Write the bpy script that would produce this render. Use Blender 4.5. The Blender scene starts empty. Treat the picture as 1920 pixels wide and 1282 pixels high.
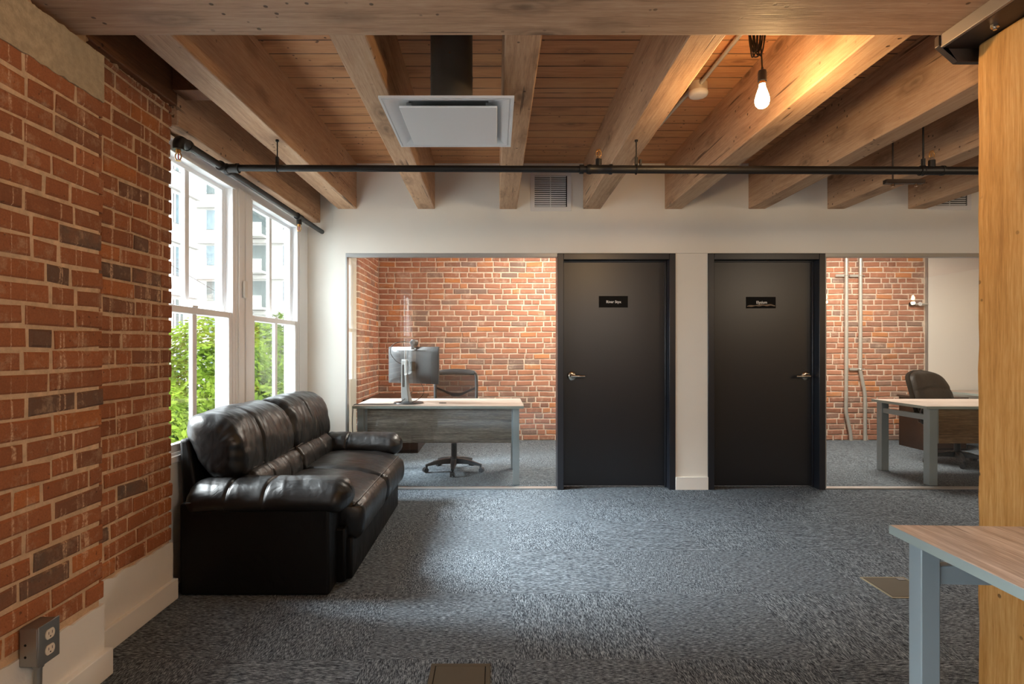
import bpy, bmesh, math, random
from mathutils import Vector, Matrix, noise

C = bpy.context.scene.collection
S = bpy.context.scene
PI = math.pi
F = 1062.0      # focal length in pixels of the 1920 px wide picture
H = 1.255       # eye height

# ------------------------------------------------------------------ camera
cam_d = bpy.data.cameras.new('camera')
cam_d.sensor_width = 36.0
cam_d.lens = F / 1920.0 * 36.0
cam_d.shift_x = 30.0 / 1920.0
cam_d.shift_y = 11.0 / 1920.0
cam_d.clip_end = 400
cam = bpy.data.objects.new('camera', cam_d)
cam.location = (0, 0, H)
cam.rotation_euler = (PI / 2, 0, 0)
C.objects.link(cam)
S.camera = cam

# ------------------------------------------------------------------ view, world, sun
S.view_settings.view_transform = 'Standard'
S.view_settings.look = 'None'
S.view_settings.gamma = 1.0
S.view_settings.use_curve_mapping = False
S.view_settings.exposure = 1.0
S.cycles.use_denoising = True
S.cycles.max_bounces = 10
S.cycles.diffuse_bounces = 6
S.cycles.glossy_bounces = 4
S.cycles.transparent_max_bounces = 16
S.cycles.sample_clamp_indirect = 8.0
S.cycles.caustics_reflective = False
S.cycles.caustics_refractive = False

SKY = 5.0
W = bpy.data.worlds.new('overcast_sky')
S.world = W
W.use_nodes = True
wn = W.node_tree
wn.nodes['Background'].inputs['Color'].default_value = (0.86, 0.94, 1.0, 1)
wn.nodes['Background'].inputs['Strength'].default_value = SKY

sun_d = bpy.data.lights.new('hazy_sun', 'SUN')
sun_d.energy = 17.0
sun_d.angle = math.radians(30)
sun_d.color = (0.93, 0.97, 1.0)
sun = bpy.data.objects.new('hazy_sun', sun_d)
sun.rotation_euler = Vector((0.76, 0.06, -0.62)).to_track_quat('-Z', 'Y').to_euler()
C.objects.link(sun)

def area(name, loc, sx, sy, watts, col, rot=(0, 0, 0), spread=180):
    d = bpy.data.lights.new(name, 'AREA')
    d.shape = 'RECTANGLE'; d.size = sx; d.size_y = sy; d.energy = watts; d.color = col
    d.spread = math.radians(spread)
    o = bpy.data.objects.new(name, d)
    o.location = loc; o.rotation_euler = rot
    C.objects.link(o)
    return o

def portal(name, loc, sx, sy, rot):
    o = area(name, loc, sx, sy, 1.0, (1, 1, 1), rot)
    o.data.cycles.is_portal = True
    return o

# window portals only steer the sky sampling; they add no light
for n, (yy, ln) in {'a': (3.95, 2.2), 'b': (-0.1, 2.3), 'c': (5.7, 0.8)}.items():
    portal('window_portal_' + n, (-1.83, yy, 1.5), 1.7, ln, (0, -PI / 2, 0))
# added unseen fill lights for the open office; ceiling lamps of the glazed offices
WARM = (1.0, 0.80, 0.58)
def fill_point(name, loc, watts, col, r=0.12):
    d = bpy.data.lights.new(name, 'POINT'); d.energy = watts; d.color = col; d.shadow_soft_size = r
    o = bpy.data.objects.new(name, d); o.location = loc; C.objects.link(o)
fill_point('fill_light_open_office', (1.9, -0.8, 2.05), 46, (1.0, 0.87, 0.74), 0.25)
fill_point('fill_light_open_office', (4.0, 1.3, 2.15), 26, (1.0, 0.80, 0.58), 0.2)
area('ceiling_lamp_office', (0.75, 6.5, 2.84), 0.5, 0.7, 48, (1.0, 0.90, 0.78))
area('ceiling_lamp_office', (4.2, 6.3, 2.84), 0.9, 0.9, 62, (1.0, 0.90, 0.78))

# ------------------------------------------------------------------ helpers
def tag(o, label=None, cat=None, group=None, kind=None):
    if label: o['label'] = label
    if cat: o['category'] = cat
    if group: o['group'] = group
    if kind: o['kind'] = kind
    return o

def thing(name, label, cat, loc=(0, 0, 0), rz=0.0, group=None, kind=None):
    o = bpy.data.objects.new(name, None)
    o.empty_display_size = 0.1
    C.objects.link(o)
    o.location = loc; o.rotation_euler = (0, 0, rz)
    return tag(o, label, cat, group, kind)

def rotm(axis, a):
    return Matrix.Rotation(a, 3, axis)

class MB:
    """collects shapes and links them as one mesh object"""
    def __init__(s):
        s.v = []; s.f = []; s.c = []
    def add(s, vs, fs, col=None):
        n = len(s.v)
        s.v += [Vector(p) for p in vs]
        s.f += [[i + n for i in f] for f in fs]
        if col is not None:
            s.c += [col] * len(vs)
        return s
    def box(s, x0, y0, z0, x1, y1, z1, m=None, o=(0, 0, 0)):
        vs = [Vector((x, y, z)) for x in (x0, x1) for y in (y0, y1) for z in (z0, z1)]
        if m is not None:
            vs = [m @ v + Vector(o) for v in vs]
        return s.add(vs, [(0, 1, 3, 2), (4, 6, 7, 5), (0, 4, 5, 1), (2, 3, 7, 6), (0, 2, 6, 4), (1, 5, 7, 3)])
    def hexa(s, bottom, top):
        """eight-cornered block: four bottom corners, four top corners, same order"""
        return s.add(list(bottom) + list(top), [(3, 2, 1, 0), (4, 5, 6, 7), (0, 1, 5, 4), (1, 2, 6, 5), (2, 3, 7, 6), (3, 0, 4, 7)])
    def tube(s, pts, r, n=12, cap=True):
        pts = [Vector(p) for p in pts]
        rs = r if isinstance(r, (list, tuple)) else [r] * len(pts)
        rings = []; up = None
        for i, p in enumerate(pts):
            a = pts[max(i - 1, 0)]; b = pts[min(i + 1, len(pts) - 1)]
            t = (b - a)
            t = t.normalized() if t.length > 1e-9 else Vector((0, 0, 1))
            if up is None:
                up = Vector((0, 0, 1)) if abs(t.z) < 0.9 else Vector((1, 0, 0))
            e1 = t.cross(up)
            if e1.length < 1e-6: e1 = t.cross(Vector((0, 1, 0)))
            e1.normalize(); e2 = e1.cross(t).normalized(); up = e2
            rings.append([p + (e1 * math.cos(2 * PI * k / n) + e2 * math.sin(2 * PI * k / n)) * rs[i] for k in range(n)])
        vs = [v for rg in rings for v in rg]
        fs = []
        for i in range(len(pts) - 1):
            for k in range(n):
                k2 = (k + 1) % n
                fs.append((i * n + k, i * n + k2, (i + 1) * n + k2, (i + 1) * n + k))
        if cap:
            fs.append(tuple(range(n - 1, -1, -1)))
            fs.append(tuple((len(pts) - 1) * n + k for k in range(n)))
        return s.add(vs, fs)
    def cyl(s, p0, p1, r0, r1=None, n=24):
        return s.tube([p0, p1], [r0, r0 if r1 is None else r1], n)
    def lathe(s, prof, c=(0, 0, 0), n=28, m=None):
        """prof: list of (radius, z)"""
        vs = []; fs = []
        for (r, z) in prof:
            for k in range(n):
                a = 2 * PI * k / n
                p = Vector((r * math.cos(a), r * math.sin(a), z))
                if m is not None: p = m @ p
                vs.append(p + Vector(c))
        for i in range(len(prof) - 1):
            for k in range(n):
                k2 = (k + 1) % n
                fs.append((i * n + k, i * n + k2, (i + 1) * n + k2, (i + 1) * n + k))
        fs.append(tuple(range(n - 1, -1, -1)))
        fs.append(tuple((len(prof) - 1) * n + k for k in range(n)))
        return s.add(vs, fs)
    def prism(s, poly, d0, d1, fn):
        """poly of (a, b); fn(a, b, d) -> point; extruded from d0 to d1"""
        n = len(poly)
        vs = [fn(a, b, d0) for a, b in poly] + [fn(a, b, d1) for a, b in poly]
        fs = [tuple(range(n - 1, -1, -1)), tuple(range(n, 2 * n))]
        fs += [(k, (k + 1) % n, n + (k + 1) % n, n + k) for k in range(n)]
        return s.add(vs, fs)
    def build(s, name, mat, parent=None, org=None, bevel=0, seg=2, smooth=40, sub=0):
        me = bpy.data.meshes.new(name)
        off = Vector(org) if org is not None else Vector((0, 0, 0))
        me.from_pydata([tuple(v - off) for v in s.v], [], s.f)
        bm = bmesh.new(); bm.from_mesh(me)
        bmesh.ops.recalc_face_normals(bm, faces=bm.faces)
        bm.to_mesh(me); bm.free()
        if s.c and len(s.c) == len(s.v):
            at = me.attributes.new('rnd', 'FLOAT_COLOR', 'POINT')
            at.data.foreach_set('color', [x for c in s.c for x in (c[0], c[1], c[2], 1.0)])
        if smooth:
            me.polygons.foreach_set('use_smooth', [True] * len(me.polygons))
            me.set_sharp_from_angle(angle=math.radians(smooth))
        o = bpy.data.objects.new(name, me)
        C.objects.link(o)
        if mat: me.materials.append(mat)
        if parent: o.parent = parent
        if bevel:
            b = o.modifiers.new('bevel', 'BEVEL'); b.width = bevel; b.segments = seg
            b.limit_method = 'ANGLE'; b.angle_limit = math.radians(40)
        if sub:
            b = o.modifiers.new('sub', 'SUBSURF'); b.levels = sub; b.render_levels = sub
        return o

def solo(mb, name, label, cat, mat, group=None, kind=None, **k):
    return tag(mb.build(name, mat, None, **k), label, cat, group, kind)

def arc(c, r, a0, a1, n, fn):
    return [fn(c, r, a0 + (a1 - a0) * i / n) for i in range(n + 1)]

def spline(pts, n=8):
    """catmull-rom through the points"""
    pts = [Vector(p) for p in pts]
    P = [pts[0] * 2 - pts[1]] + pts + [pts[-1] * 2 - pts[-2]]
    out = []
    for i in range(1, len(P) - 2):
        for k in range(n):
            t = k / n
            a, b, c, d = P[i - 1], P[i], P[i + 1], P[i + 2]
            out.append(0.5 * ((2 * b) + (c - a) * t + (2 * a - 5 * b + 4 * c - d) * t * t + (3 * b - a - 3 * c + d) * t ** 3))
    out.append(pts[-1])
    return out

def cspline(pts, n=6):
    """closed catmull-rom, 2-D tuples"""
    m = len(pts); out = []
    for i in range(m):
        a, b, c, d = (Vector(pts[(i + k) % m]) for k in (-1, 0, 1, 2))
        for k in range(n):
            t = k / n
            out.append(0.5 * ((2 * b) + (c - a) * t + (2 * a - 5 * b + 4 * c - d) * t * t + (3 * b - a - 3 * c + d) * t ** 3))
    return out

# ------------------------------------------------------------------ materials
class N:
    def __init__(s, name):
        s.m = bpy.data.materials.new(name); s.m.use_nodes = True
        s.t = s.m.node_tree
        s.b = s.t.nodes['Principled BSDF']; s.out = s.t.nodes['Material Output']
        s._oc = None
    def n(s, typ, **kw):
        x = s.t.nodes.new(typ)
        for k, v in kw.items():
            if k.startswith('_'):
                setattr(x, k[1:], v)
            else:
                s.set(x, k, v)
        return x
    def set(s, x, k, v):
        i = x.inputs[int(k[1:])] if (k[0] == 'i' and k[1:].isdigit()) else x.inputs[k]
        if isinstance(v, bpy.types.NodeSocket): s.t.links.new(v, i)
        elif isinstance(v, bpy.types.Node): s.t.links.new(v.outputs[0], i)
        else: i.default_value = v
    def coord(s):
        if s._oc is None:
            s._oc = s.n('ShaderNodeTexCoord')
        return s._oc.outputs['Object']
    def rand(s):
        return s.n('ShaderNodeObjectInfo').outputs['Random']
    def math(s, op, a, b=0.5, c=None, clamp=False):
        x = s.n('ShaderNodeMath', _operation=op, _use_clamp=clamp)
        s.set(x, 'i0', a); s.set(x, 'i1', b)
        if c is not None: s.set(x, 'i2', c)
        return x.outputs[0]
    def mapping(s, scale, vec=None, loc=None, rot=None):
        x = s.n('ShaderNodeMapping')
        s.set(x, 'Vector', vec if vec is not None else s.coord())
        x.inputs['Scale'].default_value = scale
        if loc is not None: s.set(x, 'Location', loc)
        if rot is not None: x.inputs['Rotation'].default_value = rot
        return x.outputs[0]
    def noise(s, vec, scale=5, detail=4, rough=0.55, dist=0.0):
        x = s.n('ShaderNodeTexNoise')
        s.set(x, 'Vector', vec); s.set(x, 'Scale', scale); s.set(x, 'Detail', detail)
        s.set(x, 'Roughness', rough); s.set(x, 'Distortion', dist)
        return x.outputs[0]
    def ramp(s, fac, stops, interp='LINEAR'):
        x = s.n('ShaderNodeValToRGB'); s.set(x, 'Fac', fac)
        r = x.color_ramp; r.interpolation = interp
        while len(r.elements) < len(stops): r.elements.new(0.5)
        for e, (p, c) in zip(r.elements, stops):
            e.position = p
            e.color = (c, c, c, 1) if isinstance(c, (int, float)) else (*c, 1)
        return x.outputs[0]
    def mix(s, fac, a, b, blend='MIX'):
        x = s.n('ShaderNodeMix', _data_type='RGBA', _blend_type=blend)
        s.set(x, 'i0', fac)
        for k, v in (('i6', a), ('i7', b)):
            if isinstance(v, tuple) and len(v) == 3: v = (*v, 1)
            s.set(x, k, v)
        return x.outputs[2]
    def bump(s, h, strength=0.3, dist=0.01, prev=None):
        x = s.n('ShaderNodeBump'); s.set(x, 'Height', h)
        x.inputs['Strength'].default_value = strength; x.inputs['Distance'].default_value = dist
        if prev is not None: s.set(x, 'Normal', prev)
        return x.outputs[0]
    def fin(s, color=None, rough=None, metal=None, normal=None, spec=None, **kw):
        for k, v in (('Base Color', color), ('Roughness', rough), ('Metallic', metal), ('Normal', normal), ('Specular IOR Level', spec)):
            if v is None: continue
            if isinstance(v, tuple) and len(v) == 3: v = (*v, 1)
            s.set(s.b, k, v)
        for k, v in kw.items(): s.set(s.b, k, v)
        return s.m

def lin(*c):
    return tuple(((x / 255) / 12.92 if x / 255 <= 0.04045 else ((x / 255 + 0.055) / 1.055) ** 2.4) for x in c)

def m_flat(name, col, rough=0.5, metal=0.0, bump=0.0, bscale=60, var=0.08, spec=0.5):
    g = N(name)
    nz = g.noise(g.coord(), bscale, 5)
    c = g.mix(g.ramp(g.noise(g.coord(), 3.1, 4), [(0.3, 0), (0.7, 1)]), tuple(x * (1 - var) for x in col), tuple(min(1, x * (1 + var)) for x in col))
    return g.fin(c, rough, metal, g.bump(nz, bump, 0.004) if bump else None, spec)

def m_wood(name, axis, dark, mid, light, grain=1.0, rough=0.62, knots=True, bump=0.35, seams=None, sawn=False, contrast=1.0):
    g = N(name)
    sc = [9.0 * grain] * 3; sc[axis] = 0.55 * grain
    off = g.n('ShaderNodeCombineXYZ')
    r = g.rand()
    for k in range(3): g.set(off, f'i{k}', g.math('MULTIPLY', r, 37.0 + 13 * k))
    base = g.n('ShaderNodeVectorMath', _operation='ADD'); g.set(base, 'i0', g.coord()); g.set(base, 'i1', off.outputs[0])
    v = base.outputs[0]
    p = g.mapping(tuple(sc), v)
    big = g.noise(p, 0.55, 3, 0.5, 0.6)
    fine = g.noise(p, 5.5, 5, 0.65, 0.2)
    hair = g.noise(p, 24.0, 3, 0.6)
    ws = [1.0] * 3; ws[axis] = 0.06
    wp = g.mapping(tuple(ws), v)
    wv = g.n('ShaderNodeTexWave', _wave_type='RINGS', _rings_direction='XYZ'[axis])
    g.set(wv, 'Vector', wp); g.set(wv, 'Scale', 20.0 * grain); g.set(wv, 'Distortion', 9.0); g.set(wv, 'Detail', 3.0); g.set(wv, 'Detail Scale', 1.6)
    t = g.math('ADD', g.math('MULTIPLY', big, 0.50), g.math('MULTIPLY', fine, 0.42))
    t = g.math('ADD', t, g.math('MULTIPLY', wv.outputs[1], 0.05))
    t = g.math('ADD', g.math('MULTIPLY', t, 0.72), g.math('MULTIPLY', hair, 0.27))
    col = g.ramp(t, [(0.475 - 0.205 / contrast, dark), (0.475, mid), (0.475 + 0.225 / contrast, light)])
    # weathered greyish patches
    patch = g.ramp(g.noise(v, 1.7, 4), [(0.45, 0), (0.75, 0.35)])
    col = g.mix(patch, col, tuple(x * 0.75 + 0.06 for x in mid))
    # checks: thin dark cracks along the grain
    cs = [34.0] * 3; cs[axis] = 0.9
    ck = g.noise(g.mapping(tuple(cs), v), 1.0, 2, 0.4)
    crack = g.ramp(ck, [(0.67, 0), (0.70, 1)])
    msk = g.ramp(g.noise(v, 1.9, 2), [(0.48, 0), (0.58, 1)])
    crack = g.math('MULTIPLY', crack, msk)
    hgt = g.math('SUBTRACT', g.math('ADD', g.math('MULTIPLY', fine, 0.6), g.math('MULTIPLY', hair, 0.5)), crack)
    col = g.mix(g.math('MULTIPLY', crack, 0.75), col, tuple(x * 0.25 for x in dark))
    if knots:
        vs = [5.0] * 3; vs[axis] = 2.0
        vo = g.n('ShaderNodeTexVoronoi'); g.set(vo, 'Vector', g.mapping(tuple(vs), v)); g.set(vo, 'Scale', 1.0)
        wob = g.math('ADD', vo.outputs[0], g.math('MULTIPLY', g.math('SUBTRACT', g.noise(v, 18, 2), 0.5), 0.10))
        kn = g.ramp(wob, [(0.05, 1), (0.15, 0)])
        col = g.mix(g.math('MULTIPLY', kn, 0.7), col, tuple(x * 0.45 for x in dark))
        ring = g.ramp(wob, [(0.12, 0), (0.17, 0.45), (0.30, 0)])
        col = g.mix(ring, col, tuple(x * 0.8 for x in dark))
        sv2 = g.n('ShaderNodeTexVoronoi'); g.set(sv2, 'Vector', v); g.set(sv2, 'Scale', 17.0)
        spk = g.math('MULTIPLY', g.ramp(sv2.outputs[0], [(0.10, 1), (0.15, 0)]), g.ramp(g.noise(v, 2.6, 2), [(0.50, 0), (0.56, 1)]))
        col = g.mix(g.math('MULTIPLY', spk, 0.8), col, tuple(x * 0.2 for x in dark))
        hgt = g.math('SUBTRACT', hgt, g.math('ADD', spk, g.math('MULTIPLY', kn, 0.5)))
    if sawn:   # circular saw kerfs across the grain
        sv = g.n('ShaderNodeTexWave', _wave_type='BANDS', _bands_direction='XYZ'[axis])
        g.set(sv, 'Vector', v); g.set(sv, 'Scale', 26.0); g.set(sv, 'Distortion', 2.0); g.set(sv, 'Detail', 1.0)
        hgt = g.math('ADD', hgt, g.math('MULTIPLY', sv.outputs[1], 0.14))
    if seams:  # (axis, pitch): dark board joints
        sx = g.n('ShaderNodeSeparateXYZ'); g.set(sx, 'Vector', g.coord())
        q = g.math('DIVIDE', g.math('ADD', sx.outputs[seams[0]], 50.0), seams[1])
        fr = g.math('FRACT', q, 0)
        cell = g.math('FLOOR', q, 0)
        wn_ = g.n('ShaderNodeTexWhiteNoise', _noise_dimensions='1D'); g.set(wn_, 'W', cell)
        col = g.mix(0.35, col, g.mix(wn_.outputs[0], tuple(x * 0.62 for x in dark), light), 'SOFT_LIGHT')
        col = g.mix(g.math('MULTIPLY', wn_.outputs[0], 0.20), col, tuple(x * 0.8 for x in dark))
        seam = g.math('LESS_THAN', g.math('ABSOLUTE', g.math('SUBTRACT', fr, 0.5), 0), 0.5 - 0.035)
        seam = g.math('SUBTRACT', 1.0, seam)
        wd = g.math('MULTIPLY', seam, g.ramp(g.noise(g.coord(), 2.0, 2), [(0.35, 0.45), (0.6, 1.0)]))
        col = g.mix(wd, col, tuple(x * 0.12 for x in dark))
        hgt = g.math('SUBTRACT', hgt, g.math('MULTIPLY', seam, 2.0))
    return g.fin(col, rough, 0.0, g.bump(hgt, bump, 0.006), 0.3)

def m_brick(name, dark, mid, light, orange, mortar, streak=0.0, smear=0.7):
    g = N(name)
    a = g.n('ShaderNodeAttribute', _attribute_name='rnd')
    sp = g.n('ShaderNodeSeparateColor'); g.set(sp, 'i0', a.outputs['Color'])
    col = g.ramp(sp.outputs[0], [(0.0, dark), (0.07, dark), (0.20, mid), (0.66, light), (0.84, light), (1.0, orange)])
    nz = g.noise(g.coord(), 9.0, 6, 0.65)
    col = g.mix(g.ramp(nz, [(0.35, 0.0), (0.75, 0.55)]), col, g.mix(sp.outputs[1], tuple(x * 0.45 for x in mid), tuple(min(1, x * 1.15) for x in light)))
    # pits
    pit = g.ramp(g.noise(g.coord(), 55.0, 3), [(0.66, 0), (0.74, 1)])
    col = g.mix(g.math('MULTIPLY', pit, 0.6), col, tuple(x * 0.3 for x in dark))
    # mortar smears over the faces
    sm = g.ramp(g.noise(g.coord(), 8.0, 8, 0.78), [(0.53, 0), (0.70, smear)])
    col = g.mix(sm, col, mortar)
    if streak:
        st = g.noise(g.mapping((8.0, 8.0, 0.16)), 1.0, 3, 0.6)
        wob = g.math('MULTIPLY', g.math('SUBTRACT', g.noise(g.coord(), 38.0, 4, 0.7), 0.5), 0.05)
        line = g.ramp(g.math('ABSOLUTE', g.math('SUBTRACT', g.math('ADD', st, wob), 0.53), 0), [(0.005, 1), (0.018, 0)])
        brk = g.ramp(g.noise(g.coord(), 6.0, 4, 0.7), [(0.42, 0), (0.52, 1)])
        fine = g.ramp(g.noise(g.coord(), 120.0, 3, 0.7), [(0.40, 0.15), (0.56, 1)])
        ln = g.math('MULTIPLY', g.math('MULTIPLY', line, brk), g.math('MULTIPLY', fine, streak))
        col = g.mix(ln, col, tuple(min(1, x * 1.25) for x in mortar))
    grit = g.noise(g.coord(), 160.0, 4, 0.7)
    col = g.mix(g.ramp(grit, [(0.35, 0.35), (0.65, 0.0)]), col, tuple(x * 0.45 for x in mid))
    h = g.math('SUBTRACT', g.math('ADD', nz, g.math('MULTIPLY', g.noise(g.coord(), 90, 3), 0.3)), g.math('MULTIPLY', pit, 0.6))
    return g.fin(col, 0.88, 0.0, g.bump(h, 0.55, 0.006), 0.2)

def m_mortar(name, col):
    g = N(name)
    nz = g.noise(g.coord(), 26, 6, 0.7)
    c = g.mix(g.ramp(nz, [(0.3, 0), (0.7, 1)]), tuple(x * 0.7 for x in col), tuple(min(1, x * 1.12) for x in col))
    c = g.mix(g.ramp(g.noise(g.coord(), 2.2, 3), [(0.4, 0), (0.7, 0.5)]), c, tuple(x * 0.7 for x in col))
    return g.fin(c, 0.95, 0.0, g.bump(nz, 0.8, 0.01), 0.1)

def m_leather(name, col, rough=0.35, spec=0.5):
    g = N(name)
    v = g.coord()
    fold = g.noise(g.mapping((7.0, 15.0, 5.0)), 1.0, 4, 0.55, 0.7)
    med = g.noise(v, 26, 4, 0.6, 0.4)
    vo = g.n('ShaderNodeTexVoronoi'); g.set(vo, 'Vector', v); g.set(vo, 'Scale', 420.0)
    b1 = g.bump(fold, 0.22, 0.028)
    b2 = g.bump(med, 0.06, 0.008, b1)
    b3 = g.bump(vo.outputs[0], 0.06, 0.001, b2)
    rg = g.ramp(g.noise(v, 6, 4), [(0.3, rough - 0.05), (0.7, rough + 0.12)])
    return g.fin(col, rg, 0.0, b3, spec)

def m_carpet(name):
    g = N(name)
    sx = g.n('ShaderNodeSeparateXYZ'); g.set(sx, 'Vector', g.coord())
    T = 0.6096
    fx = g.math('FLOOR', g.math('DIVIDE', g.math('SUBTRACT', sx.outputs[0], 0.079 - 40 * T), T), 0)
    fy = g.math('FLOOR', g.math('DIVIDE', g.math('SUBTRACT', sx.outputs[1], 2.283 - 40 * T), T), 0)
    par = g.math('FRACT', g.math('MULTIPLY', g.math('ADD', fx, fy), 0.5), 0)
    par = g.math('GREATER_THAN', par, 0.25)
    cell = g.n('ShaderNodeCombineXYZ'); g.set(cell, 'i0', fx); g.set(cell, 'i1', fy)
    wn_ = g.n('ShaderNodeTexWhiteNoise', _noise_dimensions='2D'); g.set(wn_, 'Vector', cell.outputs[0])
    jig = g.n('ShaderNodeVectorMath', _operation='ADD'); g.set(jig, 'i0', g.coord())
    sc_ = g.n('ShaderNodeVectorMath', _operation='SCALE'); g.set(sc_, 'i0', wn_.outputs[1]); sc_.inputs['Scale'].default_value = 9.0
    g.set(jig, 'i1', sc_.outputs[0])
    v = jig.outputs[0]
    def tex(mx, my):
        a = g.noise(g.mapping((mx, my, 1.0), v), 1.0, 3, 0.6)
        b = g.noise(g.mapping((mx * 0.22, my * 0.22, 1.0), v), 1.0, 3, 0.6)
        c = g.noise(g.mapping((mx * 2.0, my * 4.0 if my < mx else my * 2.0, 1.0), v), 1.0, 2, 0.5)
        t = g.math('ADD', g.math('MULTIPLY', a, 0.62), g.math('MULTIPLY', b, 0.12))
        return g.math('ADD', t, g.math('MULTIPLY', g.noise(v, 520, 2), 0.26))
    tx = tex(46.0, 290.0)   # streaks along x
    ty = tex(290.0, 46.0)   # streaks along y
    mxx = g.n('ShaderNodeMix'); g.set(mxx, 'i0', par); g.set(mxx, 'i2', ty); g.set(mxx, 'i3', tx)
    t = mxx.outputs[0]
    col = g.ramp(t, [(0.37, lin(27, 30, 35)), (0.46, lin(66, 73, 81)), (0.53, lin(112, 122, 130)), (0.64, lin(174, 185, 193))])
    return g.fin(col, 0.95, 0.0, g.bump(t, 0.9, 0.006), 0.08)

def m_glass(name, tint=(1, 1, 1), refl=1.0):
    g = N(name)
    tr = g.n('ShaderNodeBsdfTransparent'); tr.inputs[0].default_value = (*tint, 1)
    gl = g.n('ShaderNodeBsdfGlossy'); gl.inputs['Roughness'].default_value = 0.0
    gl.inputs[0].default_value = (1, 1, 1, 1)
    fr = g.n('ShaderNodeFresnel')
    bf = g.n('ShaderNodeNewGeometry').outputs['Backfacing']
    g.set(fr, 'IOR', g.math('SUBTRACT', 1.52, g.math('MULTIPLY', bf, 1.52 - 1 / 1.52)))
    mx = g.n('ShaderNodeMixShader')
    g.set(mx, 'i0', g.math('MULTIPLY', fr.outputs[0], refl, clamp=True)); g.set(mx, 'i1', tr); g.set(mx, 'i2', gl)
    g.t.links.new(mx.outputs[0], g.out.inputs['Surface'])
    return g.m

def m_emit(name, col, strength):
    g = N(name)
    e = g.n('ShaderNodeEmission'); e.inputs[0].default_value = (*col, 1); e.inputs[1].default_value = strength
    g.t.links.new(e.outputs[0], g.out.inputs['Surface'])
    return g.m

def m_mesh(name, col):
    g = N(name)
    tr = g.n('ShaderNodeBsdfTransparent')
    di = g.n('ShaderNodeBsdfDiffuse'); di.inputs[0].default_value = (*col, 1)
    sx = g.n('ShaderNodeSeparateXYZ'); g.set(sx, 'Vector', g.coord())
    a = g.math('SINE', g.math('MULTIPLY', sx.outputs[0], 1900.0), 0)
    b = g.math('SINE', g.math('MULTIPLY', sx.outputs[2], 1900.0), 0)
    hole = g.math('GREATER_THAN', g.math('ADD', a, b), 0.75)
    mx = g.n('ShaderNodeMixShader'); g.set(mx, 'i0', hole); g.set(mx, 'i1', di); g.set(mx, 'i2', tr)
    g.t.links.new(mx.outputs[0], g.out.inputs['Surface'])
    return g.m

def m_leaf(name):
    g = N(name)
    a = g.n('ShaderNodeAttribute', _attribute_name='rnd')
    sp = g.n('ShaderNodeSeparateColor'); g.set(sp, 'i0', a.outputs['Color'])
    col = g.ramp(sp.outputs[0], [(0.0, (0.040, 0.075, 0.007)), (0.5, (0.092, 0.145, 0.014)), (1.0, (0.16, 0.21, 0.028))])
    d = g.n('ShaderNodeBsdfDiffuse'); g.set(d, 'i0', col)
    t = g.n('ShaderNodeBsdfTranslucent'); g.set(t, 'i0', col)
    mx = g.n('ShaderNodeMixShader'); mx.inputs[0].default_value = 0.45; g.set(mx, 'i1', d); g.set(mx, 'i2', t)
    g.t.links.new(mx.outputs[0], g.out.inputs['Surface'])
    return g.m

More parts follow.
